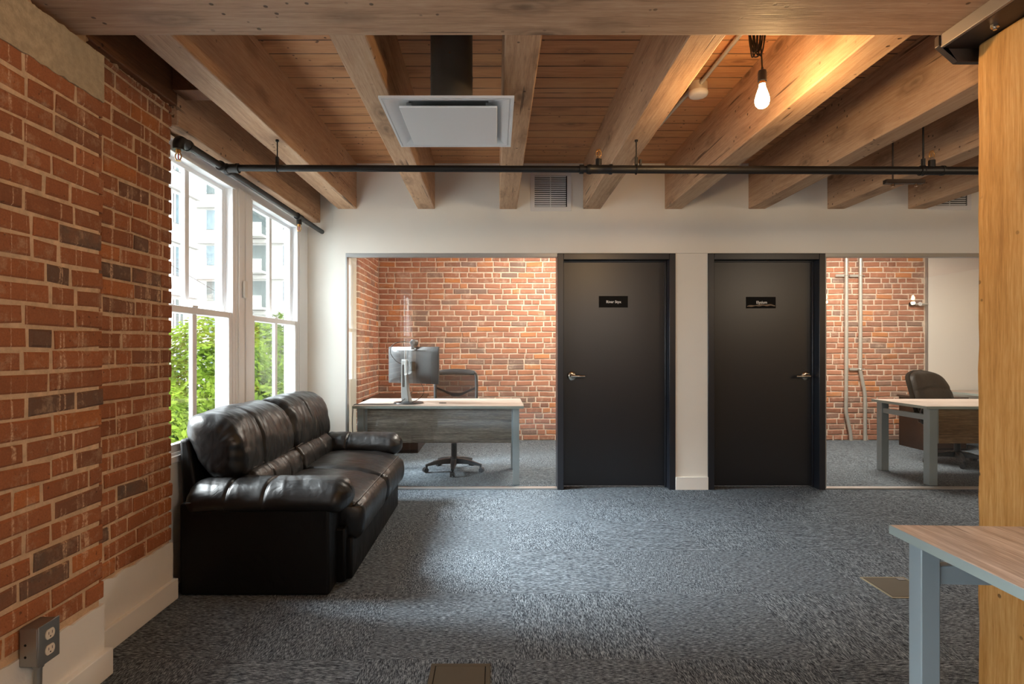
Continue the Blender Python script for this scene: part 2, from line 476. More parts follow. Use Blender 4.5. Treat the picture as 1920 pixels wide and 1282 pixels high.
WD = (lin(128, 92, 64), lin(194, 154, 120), lin(222, 190, 156))
M = {
    'timber_y': m_wood('rough sawn timber along y', 1, *WD, sawn=True),
    'timber_x': m_wood('rough sawn timber along x', 0, lin(122, 90, 66), lin(184, 144, 112), lin(212, 178, 146), contrast=1.2),
    'timber_z': m_wood('post timber', 2, lin(148, 98, 44), lin(196, 142, 74), lin(226, 180, 118), bump=0.25, contrast=1.25),
    'timber_dark': m_wood('old dark timber', 1, lin(70, 42, 24), lin(120, 76, 46), lin(150, 102, 66)),
    'plank': m_wood('ceiling planks', 0, lin(150, 104, 68), lin(208, 156, 112), lin(228, 186, 142), knots=True, bump=0.3, seams=(1, 0.1395)),
    'brick': m_brick('weathered brick', lin(104, 90, 78), lin(150, 96, 66), lin(172, 107, 70), lin(194, 120, 68), lin(206, 172, 140), streak=0.9, smear=0.65),
    'brick_back': m_brick('cleaned brick', lin(146, 126, 116), lin(172, 122, 102), lin(190, 132, 106), lin(218, 146, 92), lin(228, 204, 182)),
    'mortar': m_mortar('tan mortar', lin(220, 186, 150)),
    'mortar_back': m_mortar('pale mortar', lin(236, 216, 196)),
    'concrete': m_mortar('rough concrete', lin(190, 170, 140)),
    'rubble': m_mortar('dark crumbled mortar', lin(60, 50, 42)),
    'plaster': m_flat('painted rough plaster', lin(226, 222, 214), 0.7, bump=0.5, bscale=38, var=0.03),
    'paint': m_flat('wall paint', lin(236, 234, 226), 0.6, bump=0.05, bscale=220, var=0.01, spec=0.3),
    'white_trim': m_flat('white trim paint', lin(238, 236, 230), 0.4, var=0.01),
    'vinyl': m_flat('white vinyl', lin(246, 248, 250), 0.35, var=0.005),
    'carpet': m_carpet('carpet tiles'),
    'door': m_flat('black door paint', lin(23, 25, 30), 0.34, bump=0.03, bscale=160, var=0.04, spec=0.6),
    'door_frame': m_flat('black frame paint', lin(29, 32, 39), 0.32, var=0.04, spec=0.6),
    'alu': m_flat('aluminium', lin(176, 178, 178), 0.4, 0.7, var=0.03),
    'chrome': m_flat('satin nickel', lin(200, 192, 180), 0.22, 1.0, var=0.02),
    'galv': m_flat('galvanised steel', lin(206, 204, 196), 0.30, 0.45, var=0.06),
    'steel': m_flat('dark mill steel', lin(74, 64, 58), 0.45, 0.7, bump=0.2, bscale=30, var=0.25),
    'steel_edge': m_flat('bare steel edge', lin(150, 136, 122), 0.5, 0.5, bump=0.2, bscale=40),
    'iron': m_flat('black iron pipe', lin(27, 25, 24), 0.45, 0.0, var=0.1, spec=0.35),
    'duct': m_flat('black oiled duct', lin(88, 82, 74), 0.40, 0.1, bump=0.12, bscale=14, var=0.3),
    'diffuser': m_flat('white enamel', lin(226, 226, 226), 0.35, var=0.01),
    'black': m_flat('black void', (0.006, 0.006, 0.006), 0.9),
    'plastic': m_flat('black plastic', lin(34, 34, 36), 0.40, var=0.05),
    'grey_plastic': m_flat('dark grey plastic', lin(52, 53, 55), 0.34, var=0.05),
    'silver': m_flat('silver plastic', lin(150, 154, 156), 0.32, 0.35, var=0.04),
    'desk_metal': m_flat('blue grey powder coat', lin(146, 158, 163), 0.38, 0.15, var=0.02),
    'desk_edge': m_flat('grey green edge band', lin(152, 164, 160), 0.45, var=0.02),
    'floorbox': m_flat('bronze floor box', lin(84, 77, 64), 0.6, 0.0, var=0.06, spec=0.12),
    'floorbox_rim': m_flat('pale brass rim', lin(140, 132, 112), 0.6, 0.0, var=0.06, spec=0.15),
    'elecbox': m_flat('galvanised box', lin(150, 150, 146), 0.38, 0.75, bump=0.1, bscale=30, var=0.18),
    'ivory': m_flat('ivory receptacle', lin(226, 214, 196), 0.35, var=0.01),
    'laminate': m_wood('light driftwood laminate', 0, lin(128, 110, 98), lin(168, 153, 142), lin(198, 186, 176), knots=False, bump=0.04, rough=0.42),
    'laminate_y': m_wood('driftwood laminate lengthwise', 1, lin(90, 78, 72), lin(160, 150, 144), lin(216, 210, 206), grain=0.8, knots=False, bump=0.04, rough=0.30, contrast=1.5),
    'modesty': m_wood('grey driftwood laminate', 0, lin(66, 62, 58), lin(118, 112, 104), lin(176, 170, 160), grain=1.6, contrast=1.7, knots=False, bump=0.05, rough=0.45),
    'modesty_brown': m_wood('brown driftwood laminate', 0, lin(64, 50, 36), lin(116, 94, 70), lin(160, 134, 104), grain=1.4, contrast=1.7, knots=False, bump=0.05, rough=0.45),
    'dark_wood': m_wood('dark stained veneer', 0, lin(32, 20, 14), lin(52, 34, 24), lin(74, 50, 36), knots=False, bump=0.05, rough=0.28),
    'leather': m_leather('black leather', lin(13, 12, 12)),
    'leather_side': m_leather('black leatherette', lin(8, 7, 7), 0.48, 0.22),
    'leather_chair': m_leather('brown black leather', lin(18, 15, 12), 0.38, 0.25),
    'piping': m_flat('leather piping', lin(66, 60, 56), 0.35),
    'glass': m_glass('window glass', (0.97, 0.985, 0.98), 0.7),
    'office_glass': m_glass('office glass', (0.975, 0.985, 0.98), 1.3),
    'whiteboard': m_flat('glossy whiteboard', lin(236, 232, 224), 0.12, var=0.005),
    'mesh': m_mesh('mesh fabric', lin(40, 40, 42)),
    'sign': m_flat('black sign plate', lin(8, 8, 9), 0.55, var=0.02, spec=0.15),
    'sign_text': m_flat('white lettering', lin(232, 230, 226), 0.5, var=0.0),
    'sign_swoosh': m_flat('brown grey picture', lin(132, 112, 92), 0.5, var=0.3, bscale=200),
    'bulb': m_emit('lit filament bulb', (1.0, 0.74, 0.40), 14.0),
    'brass': m_flat('brass', lin(190, 140, 78), 0.3, 0.9),
    'red': m_flat('red sprinkler liquid', lin(190, 40, 40), 0.2),
    'leaf': m_leaf('bright spring leaves'),
    'bark': m_flat('bark', lin(84, 70, 56), 0.9, bump=0.6, bscale=20, var=0.2),
    'facade': m_flat('pale concrete facade', lin(150, 146, 140), 0.85, var=0.03),
    'facade_pink': m_flat('pale stone facade', lin(150, 144, 138), 0.85, var=0.03),
    'far_glass': m_flat('distant window glass', lin(78, 92, 96), 0.15, var=0.2),
    'far_dark': m_flat('distant shaded recess', lin(66, 74, 72), 0.6, var=0.2),
    'asphalt': m_flat('street', lin(140, 140, 138), 0.9, var=0.1),
    'cable': m_flat('black cable', lin(20, 20, 20), 0.45),
    'sky_blue_paint': m_flat('pale blue grey paint', lin(196, 208, 214), 0.5, var=0.02),
}

# ------------------------------------------------------------------ setting
random.seed(7)
WP = 5.02                     # front face of the white partition

def px(p, Y): return (p - 930.0) / F * Y
def pz(q, Y): return H + (652.0 - q) / F * Y

o = solo(MB().box(-1.96, -4.1, -0.12, 10.1, 7.95, 0.0), 'floor', 'floor of dark grey carpet tiles laid quarter turned', 'floor', M['carpet'], kind='structure', smooth=0)
o = solo(MB().box(-1.96, -4.1, 2.89, 10.1, 7.95, 3.02), 'ceiling', 'ceiling of reddish wood planks above the timber joists', 'ceiling', M['plank'], kind='structure', smooth=0)

def bricks(mb, u0, u1, z0, z1, fn, depth=0.10, end0='flush', end1='flush', proud=0.007, seed=1, header_rate=0.22, gap=0.011):
    """courses of single bricks; fn(u, z, d) -> point, d measured outwards from the mortar face"""
    rd = random.Random(seed)
    pitch = 0.0735; k0 = int(math.floor(z0 / pitch)); z = k0 * pitch
    k = 0
    while z < z1 - 0.02:
        zb = max(z + gap * 0.5, z0); zt = min(z + pitch - gap * 0.5, z1)
        if zt - zb < 0.02:
            z += pitch; k += 1; continue
        u = u0 - (0.11 if k % 2 else 0.0) + rd.uniform(-0.03, 0.03)
        if end0 == 'rag': u = u0 + rd.uniform(-0.004, 0.005)
        first = True
        while u < u1 - 0.004:
            L = 0.207 + rd.uniform(-0.008, 0.008)
            if rd.random() < header_rate or (first and end0 == 'rag' and k % 2): L = 0.098 + rd.uniform(-0.006, 0.006)
            a = max(u, u0); b = min(u + L, u1)
            if end1 == 'rag':
                if u1 - (u + L + 0.012) < 0.05: b = u1
                if b >= u1 - 0.001: b = u1 + rd.uniform(-0.006, 0.005)
            nxt = max(u + L, b if b > u1 - 0.01 else -1e9) + gap + rd.uniform(-0.003, 0.004)
            if b - a > 0.018:
                d = proud + rd.uniform(-0.003, 0.0035)
                ch = 0.005 + rd.uniform(0, 0.003)
                j = lambda s=0.0022: rd.uniform(-s, s)
                slope = rd.uniform(-0.004, 0.004) * (b - a) / 0.2
                q = [(a + j(), zb + j() - slope), (b + j(), zb + j() + slope), (b + j(), zt + j() + slope), (a + j(), zt + j() - slope)]
                cu = (a + b) / 2; cz = (zb + zt) / 2
                ring0 = [fn(x, y, -depth) for x, y in q]
                ring1 = [fn(x, y, d - ch * 0.8 + j(0.0008)) for x, y in q]
                ring2 = [fn(x + (ch if x < cu else -ch), y + (ch if y < cz else -ch), d + j(0.0012)) for x, y in q]
                fs = []
                for r in (0, 4):
                    for m in range(4):
                        m2 = (m + 1) % 4
                        fs.append((r + m, r + m2, r + 4 + m2, r + 4 + m))
                fs.append((8, 9, 10, 11))
                mb.add(ring0 + ring1 + ring2, fs, (rd.random(), rd.random(), rd.random()))
            u = nxt; first = False
        z += pitch; k += 1
    return mb

# ---- left outer wall -------------------------------------------------
wl = thing('wall_left', 'left outer wall of weathered red brick with pilaster and window opening', 'wall', kind='structure')
core = MB()
core.box(-1.85, 2.05, 0.0, -1.626, 2.815, 2.46)          # recessed pier beside the window
core.box(-1.85, 2.05, 0.0, -1.70, 2.70, 2.89)
core.box(-1.85, 1.16, 0.0, -1.511, 2.155, 2.20)          # pilaster
core.box(-1.85, 1.16, 2.20, -1.56, 2.155, 2.89)
core.box(-1.85, -4.1, 0.0, -1.626, -1.40, 2.89)
core.build('mortar_bed', M['mortar'], wl, smooth=0)
bk = MB()
bricks(bk, 2.10, 2.83, 0.285, 2.455, lambda u, z, d: Vector((-1.626 + d, u, z)), depth=0.05, end1='rag', gap=0.013, seed=11)
bricks(bk, 1.16, 2.17, 0.270, 2.205, lambda u, z, d: Vector((-1.512 + d, u, z)), depth=0.11, end1='rag', gap=0.013, seed=23, header_rate=0.35)
bk.build('brickwork', M['brick'], wl, smooth=30)
# concrete bearing pad on top of the pilaster, rough lower edge
pad = MB()
n = 40
low = [(1.16 + (2.172 - 1.16) * i / n, 2.195 + 0.018 * (noise.noise(Vector((i * 0.7, 3.1, 0))) + 0.4 * noise.noise(Vector((i * 2.1, 9.0, 0))))) for i in range(n + 1)]
top = [(1.16 + (2.172 - 1.16) * i / n, 2.372 + 0.010 * noise.noise(Vector((i * 1.3, 1.1, 5)))) for i in range(n + 1)]
for i in range(n):
    a, b, c, d = low[i], low[i + 1], top[i + 1], top[i]
    pad.hexa([(-1.60, a[0], a[1]), (-1.60, b[0], b[1]), (-1.502, b[0], b[1]), (-1.502, a[0], a[1])],
             [(-1.60, d[0], d[1]), (-1.60, c[0], c[1]), (-1.502, c[0], c[1]), (-1.502, d[0], d[1])])
po = pad.build('bearing_pad', M['concrete'], wl, smooth=0)
tag(po, 'tan concrete bearing pad capping the brick pilaster')
# crumbled mortar on top of pad and pier
rub = MB(); rd = random.Random(3)
def lump(mb, c, r, seed):
    v = []; nn = 7
    prof = []
    for i in range(5):
        a = -PI / 2 + PI * i / 4
        for k in range(nn):
            b = 2 * PI * k / nn
            p = Vector((math.cos(a) * math.cos(b), math.cos(a) * math.sin(b), math.sin(a)))
            q = p * r * (0.75 + 0.6 * noise.noise(p * 1.7 + Vector((seed * 3.1, 0, 0))))
            v.append(Vector(c) + q)
    f = [(i * nn + k, i * nn + (k + 1) % nn, (i + 1) * nn + (k + 1) % nn, (i + 1) * nn + k) for i in range(4) for k in range(nn)]
    mb.add(v, f)
for i in range(46):
    lump(rub, (-1.545 + rd.uniform(-0.02, 0.02), 1.2 + 0.96 * i / 46, 2.380 + rd.uniform(-0.008, 0.004)), rd.uniform(0.010, 0.022), i)
for i in range(60):
    lump(rub, (-1.635 + rd.uniform(-0.012, 0.012), 2.18 + 0.63 * i / 60, 2.452 + rd.uniform(-0.006, 0.006)), rd.uniform(0.010, 0.020), i + 50)
for i in range(24):
    lump(rub, (-1.612 + rd.uniform(-0.015, 0.03), 2.178 + rd.uniform(-0.01, 0.02), 2.22 + 0.24 * i / 24), rd.uniform(0.008, 0.018), i + 150)
rub.build('crumbled_mortar', M['mortar'], wl, smooth=50)
# white painted plaster band at the foot, ragged upper edge
pl = MB()
def band(mb, u0, u1, zt, face, seed, m=50):
    for i in range(m):
        a = u0 + (u1 - u0) * i / m; b = u0 + (u1 - u0) * (i + 1) / m
        za = zt + 0.011 * noise.noise(Vector((a * 16, seed, 0))) + 0.005 * noise.noise(Vector((a * 60, seed, 2)))
        zb = zt + 0.011 * noise.noise(Vector((b * 16, seed, 0))) + 0.005 * noise.noise(Vector((b * 60, seed, 2)))
        mb.hexa([(-1.70, a, 0.02), (-1.70, b, 0.02), (face, b, 0.02), (face, a, 0.02)],
                [(-1.70, a, za), (-1.70, b, zb), (face, b, zb), (face, a, za)])
band(pl, 2.10, 2.832, 0.288, -1.615, 3.0)
band(pl, 1.16, 2.172, 0.275, -1.502, 8.0)
tag(pl.build('plaster_band', M['plaster'], wl, smooth=25), 'rough white painted plaster band below the brickwork')
# parts around the window bays
sp = MB()
sp.box(-1.85, 2.70, 0.0, -1.688, 5.12, 0.675)           # spandrels below the windows
sp.box(-1.85, 2.70, 2.345, -1.745, 5.12, 2.89)          # above
sp.box(-1.85, -1.40, 0.0, -1.688, 1.16, 0.675)
sp.box(-1.85, -1.40, 2.345, -1.688, 1.16, 2.89)
sp.box(-1.85, 1.04, 0.0, -1.68, 1.20, 2.89)
sp.box(-1.85, 5.12, 0.0, -1.70, 5.30, 2.89)
sp.box(-1.85, 5.30, 0.0, -1.688, 6.10, 0.675)
sp.box(-1.85, 6.10, 0.0, -1.69, 6.57, 2.89)
sp.box(-1.85, 5.30, 2.345, -1.688, 6.10, 2.89)
sp.box(-1.85, 6.57, 0.0, -1.62, 6.585, 2.89)
sp.build('window_surround', M['paint'], wl, smooth=0)
ob = MB()
bricks(ob, 6.575, 7.70, 0.0, 2.88, lambda u, z, d: Vector((-1.602 + d, u, z)), depth=0.06, end0='rag', gap=0.014, seed=5, header_rate=0.5)
ob.build('office_brickwork', M['brick_back'], wl, smooth=30)
MB().box(-1.85, 6.585, 0.0, -1.6025, 7.70, 2.89).build('office_mortar_bed', M['mortar_back'], wl, smooth=0)

# ---- far brick wall of the offices -----------------------------------
wf = thing('wall_far', 'far brick wall seen through the office glazing', 'wall', kind='structure')
MB().box(-1.96, 7.702, 0.0, 10.1, 7.95, 2.89).build('mortar_bed', M['mortar_back'], wf, smooth=0)
fb = MB()
bricks(fb, -1.59, 1.66, 0.0, 2.88, lambda u, z, d: Vector((u, 7.701 - d, z)), depth=0.02, gap=0.015, seed=31, header_rate=0.28)
bricks(fb, 1.80, 5.815, 0.0, 2.88, lambda u, z, d: Vector((u, 7.701 - d, z)), depth=0.02, gap=0.015, seed=37, header_rate=0.28)
fb.build('brickwork', M['brick_back'], wf, smooth=30)
wb = thing('whiteboard', 'glossy white wall board beside the brick in the right office', 'whiteboard', (7.0, 7.69, 0))
MB().box(5.835, 7.655, 0.02, 9.9, 7.690, 2.86).build('board', M['whiteboard'], wb, org=(7.0, 7.69, 0), bevel=0.002)
MB().box(5.827, 7.650, 0.02, 5.836, 7.6905, 2.86).build('edge_strip', M['alu'], wb, org=(7.0, 7.69, 0))

# ---- white partition --------------------------------------------------
XL, G1A, G1B = px(625, WP), px(648, WP), px(1045, WP)
D1B, D2A, D2B = px(1266, WP), px(1327, WP), px(1546.5, WP)
ZD = pz(475, WP); ZG = pz(474.5, WP)
TP = 0.13
pt = thing('wall_back', 'white drywall partition with two black doors and office glazing', 'wall', kind='structure')
b = MB()
b.box(XL, WP, 0, G1A, WP + TP, 2.89)
b.box(G1A, WP, ZG, 10.1, WP + TP, 2.89)
b.box(D1B, WP, 0, D2A, WP + TP, ZD)
b.box(6.4, WP, 0, 10.1, WP + TP, ZG)
b.build('drywall', M['paint'], pt, smooth=0)
MB().box(-1.75, WP + 0.05, 0, XL, WP + TP, 2.89).build('window_return', M['paint'], pt, smooth=0)
solo(MB().box(1.68, WP + TP, 0, 1.80, 7.69, 2.89), 'wall_middle', 'white wall dividing the two glazed offices', 'wall', M['paint'], kind='structure', smooth=0)
solo(MB().box(10.0, -4.1, 0, 10.15, 7.70, 2.89), 'wall_right', 'white far right wall of the open office', 'wall', M['paint'], kind='structure', smooth=0)
solo(MB().box(-1.62, -4.15, 0, 10.0, -4.0, 2.89), 'wall_rear', 'white wall behind the viewer', 'wall', M['paint'], kind='structure', smooth=0)
solo(MB().box(D1B, WP - 0.016, 0, D2A, WP, 0.113), 'baseboard_back', 'white baseboard between the two black doors', 'baseboard', M['white_trim'], kind='structure', bevel=0.002)
bl = MB()
bl.box(-1.602, 1.16, 0, -1.477, 2.187, 0.101)
bl.box(-1.70, 2.187, 0, -1.593, 2.842, 0.101)
solo(bl, 'baseboard_left', 'white baseboard stepping round the brick pilaster', 'baseboard', M['white_trim'], kind='structure', bevel=0.003)

# ---- double hung windows ------------------------------------------------
def dh_window(name, label, y0, y1):
    r = thing(name, label, 'window', (-1.74, (y0 + y1) / 2, 0.675), kind='structure')
    og = r.location.copy()
    f = MB(); t = 0.036; zb, zt = 0.675, 2.335
    f.box(-1.80, y0, zb, -1.69, y0 + t, zt); f.box(-1.80, y1 - t, zb, -1.69, y1, zt)
    f.box(-1.80, y0 + t, zt - t, -1.69, y1 - t, zt); f.box(-1.80, y0 + t, zb, -1.685, y1 - t, zb + 0.03)
    # stepped inner stops
    f.box(-1.80, y0 + t, zb, -1.735, y0 + t + 0.012, zt - t); f.box(-1.80, y1 - t - 0.012, zb, -1.735, y1 - t, zt - t)
    f.box(-1.80, y0 + t, zt - t - 0.012, -1.735, y1 - t, zt - t)
    f.build('window_frame', M['vinyl'], r, og, bevel=0.003)
    def sash(nm, x0, x1, za, zc, ya, yc, w=0.042):
        s = MB(); ym = (ya + yc) / 2
        s.box(x0, ya, za, x1, ya + w, zc); s.box(x0, yc - w, za, x1, yc, zc)
        s.box(x0, ya + w, za, x1, yc - w, za + w); s.box(x0, ya + w, zc - w * 0.9, x1, yc - w, zc)
        s.box(x0 + 0.006, ym - 0.022, za + w, x1 - 0.004, ym + 0.022, zc - w * 0.9)
        so = s.build(nm, M['vinyl'], r, og, bevel=0.004)
        MB().box((x0 + x1) / 2 - 0.003, ya + w * 0.7, za + w * 0.7, (x0 + x1) / 2 + 0.003, yc - w * 0.7, zc - w * 0.7).build('pane', M['glass'], so, og, smooth=0)
    sash('upper_sash', -1.772, -1.738, 1.445, zt - t - 0.005, y0 + t + 0.002, y1 - t - 0.002)
    sash('lower_sash', -1.728, -1.694, zb + 0.03, 1.482, y0 + t + 0.001, y1 - t - 0.001)
    lk = MB(); lk.box(-1.712, (y0 + y1) / 2 - 0.03, 1.482, -1.694, (y0 + y1) / 2 + 0.03, 1.494)
    lk.build('sash_lock', M['vinyl'], r, og, bevel=0.003)
    return r
dh_window('window_1', 'white double hung window next to the brick pier, behind the sofa', 2.715, 3.675)
dh_window('window_2', 'white double hung window farther along, next to the partition', 3.90, 4.86)
dh_window('window_6', 'white double hung window behind the viewer, nearer the rear wall', -1.36, -0.28)
dh_window('window_7', 'white double hung window just behind the viewer by the pilaster', -0.04, 1.04)
mu = MB()
mu.box(-1.80, 3.675, 0.675, -1.684, 3.90, 2.3345)
mu.box(-1.684, 3.70, 0.675, -1.676, 3.735, 2.30); mu.box(-1.684, 3.80, 0.675, -1.676, 3.885, 2.30)
solo(mu, 'trim_1', 'white mullion casing between the two double hung windows', 'window trim', M['vinyl'], kind='structure', bevel=0.003)
solo(MB().box(-1.80, 4.86, 0.675, -1.686, WP + 0.05, 2.335), 'trim_2', 'white casing between far window and partition', 'window trim', M['vinyl'], kind='structure', bevel=0.002)
solo(MB().box(-1.80, -0.28, 0.675, -1.684, -0.04, 2.335), 'trim_3', 'white mullion casing between the windows behind the viewer', 'window trim', M['vinyl'], kind='structure', bevel=0.002)
hd = MB()
hd.box(-1.80, 2.70, 2.335, -1.672, WP + 0.05, 2.352)
hd.box(-1.80, 2.70, 2.280, -1.6855, WP + 0.05, 2.336)
solo(hd, 'trim_4', 'white head casing above the two double hung windows', 'window trim', M['vinyl'], kind='structure', bevel=0.002)
solo(MB().box(-1.80, 2.70, 0.655, -1.672, WP + 0.05, 0.690), 'trim_5', 'white window sill behind the sofa', 'window sill', M['vinyl'], kind='structure', bevel=0.004)
ex = MB()
ex.box(-1.875, 3.90, 0.5, -1.806, 3.99, 1.42); ex.box(-1.885, 3.915, 0.62, -1.875, 3.975, 1.30)
solo(ex, 'trim_6', 'pale blue grey outer window pier beyond the lower glass', 'window trim', M['sky_blue_paint'], kind='structure', bevel=0.004)
# contact sensor on the mullion
solo(MB().box(-1.676, 3.745, 1.585, -1.660, 3.792, 1.70), 'contact_sensor', 'small white contact sensor on the window mullion', 'sensor', M['white_trim'], bevel=0.004)
# office window
ow = thing('window_5', 'white window lighting the left glazed office', 'window', (-1.74, 5.9, 0.675), kind='structure')
f = MB()
for (a, c, e, g) in ((5.30, 5.34, .675, 2.335), (6.06, 6.10, .675, 2.335), (5.34, 6.06, .675, .72), (5.34, 6.06, 2.29, 2.335), (5.34, 6.06, 1.45, 1.50), (5.68, 5.72, .72, 2.29)):
    f.box(-1.80, a, e, -1.70, c, g)
f.build('window_frame', M['vinyl'], ow, ow.location, bevel=0.003)
MB().box(-1.755, 5.33, 0.71, -1.749, 6.07, 2.30).build('pane', M['glass'], ow, ow.location, smooth=0)

# ---- interior glazing of the two offices --------------------------------
def glazing(name, label, xa, xb):
    r = thing(name, label, 'interior window', ((xa + xb) / 2, WP + 0.03, 0), kind='structure')
    og = r.location.copy(); zt = ZG
    f = MB(); 
    f.box(xa, WP - 0.002, zt - 0.034, xb, WP + 0.062, zt); f.box(xa, WP - 0.002, 0, xb, WP + 0.062, 0.014)
    f.box(xa, WP - 0.002, 0.014, xa + 0.014, WP + 0.062, zt - 0.034)
    f.build('glazing_channel', M['alu'], r, og, bevel=0.002)
    MB().box(xa + 0.01, WP + 0.024, 0.01, xb - 0.002, WP + 0.034, zt - 0.03).build('pane', M['office_glass'], r, og, smooth=0)
    return r
glazing('window_3', 'floor to ceiling glass panel of the left office beside the sofa', G1A, G1B)
glazing('window_4', 'glass panel of the right office between door and timber post', D2B, 6.4)

# ---- black doors ----------------------------------------------------------
def door(name, label, xa, xb, hinge_right, text, sub):
    r = thing(name, label, 'door', ((xa + xb) / 2, WP, 0), kind='structure')
    og = r.location.copy(); fw = 0.055
    f = MB(); y0, y1 = WP - 0.012, WP + TP + 0.01
    f.box(xa, y0, 0, xa + fw, y1, ZD); f.box(xb - fw, y0, 0, xb, y1, ZD); f.box(xa + fw, y0, ZD - fw, xb - fw, y1, ZD)
    yl = WP + 0.085
    # rebated stop around the leaf
    for (p, q) in ((xa + fw, xa + fw + 0.006), (xb - fw - 0.014, xb - fw)):
        f.box(p, yl - 0.012, 0, q, y1, ZD - fw)
    f.box(xa + fw, yl - 0.012, ZD - fw - 0.012, xb - fw, y1, ZD - fw)
    f.build('door_frame', M['door_frame'], r, og, bevel=0.003)
    lf = MB().box(xa + fw + 0.004, yl, 0.012, xb - fw - 0.004, yl + 0.044, ZD - fw - 0.006).build('door_leaf', M['door'], r, og, bevel=0.003)
    # lever handle
    sgn = 1 if hinge_right else -1
    hx = xa + fw + 0.055 if hinge_right else xb - fw - 0.062
    hx = px(1071.8, yl) if hinge_right else px(1511.3, yl)
    hz = pz(704.5, yl)
    hd_ = MB()
    rm = Matrix.Rotation(PI / 2, 3, 'X')
    hd_.lathe([(0.001, 0.0), (0.040, 0.0), (0.041, 0.004), (0.036, 0.010), (0.018, 0.012), (0.014, 0.020), (0.0135, 0.048), (0.001, 0.050)], (hx, yl, hz), 28, rm)
    pts = spline([(hx - sgn * 0.008, yl - 0.050, hz), (hx + sgn * 0.03, yl - 0.055, hz + 0.001), (hx + sgn * 0.075, yl - 0.056, hz - 0.001), (hx + sgn * 0.112, yl - 0.050, hz - 0.002)], 6)
    hd_.tube(pts, [0.0135] * 5 + [0.012] * 6 + [0.0105] * (len(pts) - 11), 14)
    tag(hd_.build('handle', M['chrome'], lf, og, smooth=50), 'satin nickel lever handle')
    kh = MB(); kh.cyl((hx, yl - 0.049, hz), (hx, yl - 0.056, hz), 0.006); kh.build('key_cylinder', M['brass'], lf, og)
    # name plate
    sx0, sx1 = (px(1123, yl), px(1177, yl)) if hinge_right else (px(1399, yl), px(1454, yl))
    sz0, sz1 = (pz(576.3, yl), pz(555, yl)) if hinge_right else (pz(577.8, yl), pz(556.5, yl))
    pn = MB().box(sx0, yl - 0.006, sz0, sx1, yl, sz1).build('name_plate', M['sign'], lf, og, bevel=0.001)
    tag(pn, 'small black plate lettered ' + text)
    cu = bpy.data.curves.new('lettering', 'FONT'); cu.body = text; cu.size = 0.0325; cu.align_x = 'CENTER'; cu.align_y = 'CENTER'; cu.extrude = 0.0006; cu.offset = 0.0007
    to = bpy.data.objects.new('lettering', cu); C.objects.link(to); cu.materials.append(M['sign_text'])
    tx = px(1150.3, yl) if hinge_right else px(1427.5, yl); tz = pz(566, yl) if hinge_right else pz(567, yl)
    to.rotation_euler = (PI / 2, 0, 0); to.parent = lf; to.location = Vector((tx, yl - 0.0068, tz)) - og
    if sub:   # dim photographic sweep along the lower half of the plate
        sw = MB(); up = []; dn = []; nn = 24
        for i in range(nn + 1):
            t = i / nn; x = sx0 + 0.006 + (sx1 - sx0 - 0.012) * t
            up.append((x, sz0 + 0.020 + 0.016 * math.sin(t * 2.6) + 0.004 * math.sin(t * 17)))
            dn.append((x, sz0 + 0.012 + 0.010 * math.sin(t * 2.2) + 0.003 * math.sin(t * 23 + 1)))
        for i in range(nn):
            a, b2, c2, d2 = dn[i], dn[i + 1], up[i + 1], up[i]
            sw.add([(a[0], yl - 0.0063, a[1]), (b2[0], yl - 0.0063, b2[1]), (c2[0], yl - 0.0063, c2[1]), (d2[0], yl - 0.0063, d2[1])], [(0, 1, 2, 3)])
        sw.build('picture_sweep', M['sign_swoosh'], lf, og, smooth=0)
    return r
door('door_1', 'black office door lettered River Styx, lever on its left', px(1045, WP), px(1266, WP), True, 'River Styx', False)
door('door_2', 'black office door lettered Elysium, lever on its right', px(1327, WP), px(1546.5, WP), False, 'Elysium', True)

# ---- wall grilles -----------------------------------------------------------
def grille(x0, z0, x1, z1, label):
    r = thing('return_grille', label, 'air grille', ((x0 + x1) / 2, WP, z0), group='return air grilles in the partition')
    og = r.location.copy(); w = 0.037; y = WP
    f = MB(); f.box(x0, y - 0.009, z0, x1, y, z0 + w); f.box(x0, y - 0.009, z1 - w, x1, y, z1)
    f.box(x0, y - 0.009, z0 + w, x0 + w, y, z1 - w); f.box(x1 - w, y - 0.009, z0 + w, x1, y, z1 - w)
    xm = (x0 + x1) / 2 - 0.003
    f.box(xm - 0.004, y - 0.007, z0 + w, xm + 0.004, y - 0.001, z1 - w)
    f.build('grille_frame', M['diffuser'], r, og, bevel=0.0015)
    MB().box(x0 + w, y - 0.0006, z0 + w, x1 - w, y - 0.0002, z1 - w).build('dark_opening', M['black'], r, og, smooth=0)
    l = MB(); nn = 15; zz = z1 - z0 - 2 * w
    for i in range(nn):
        zc = z0 + w + zz * (i + 0.5) / nn
        m = rotm('X', math.radians(-38))
        l.box(-(x1 - x0) / 2 + w, -0.0066, -0.0012, (x1 - x0) / 2 - w - 0.010, 0.0066, 0.0012, m, ((x0 + x1) / 2, y - 0.0062, zc))
    l.build('louvre_blades', M['diffuser'], r, og, smooth=0)
    return r
grille(px(994.5, WP), pz(396, WP), px(1071, WP), pz(322, WP), 'white louvred air grille between joists above the left door')
grille(px(1741, WP), pz(393.5, WP), px(1820, WP), pz(320, WP), 'white louvred air grille half hidden by the joist next to post')

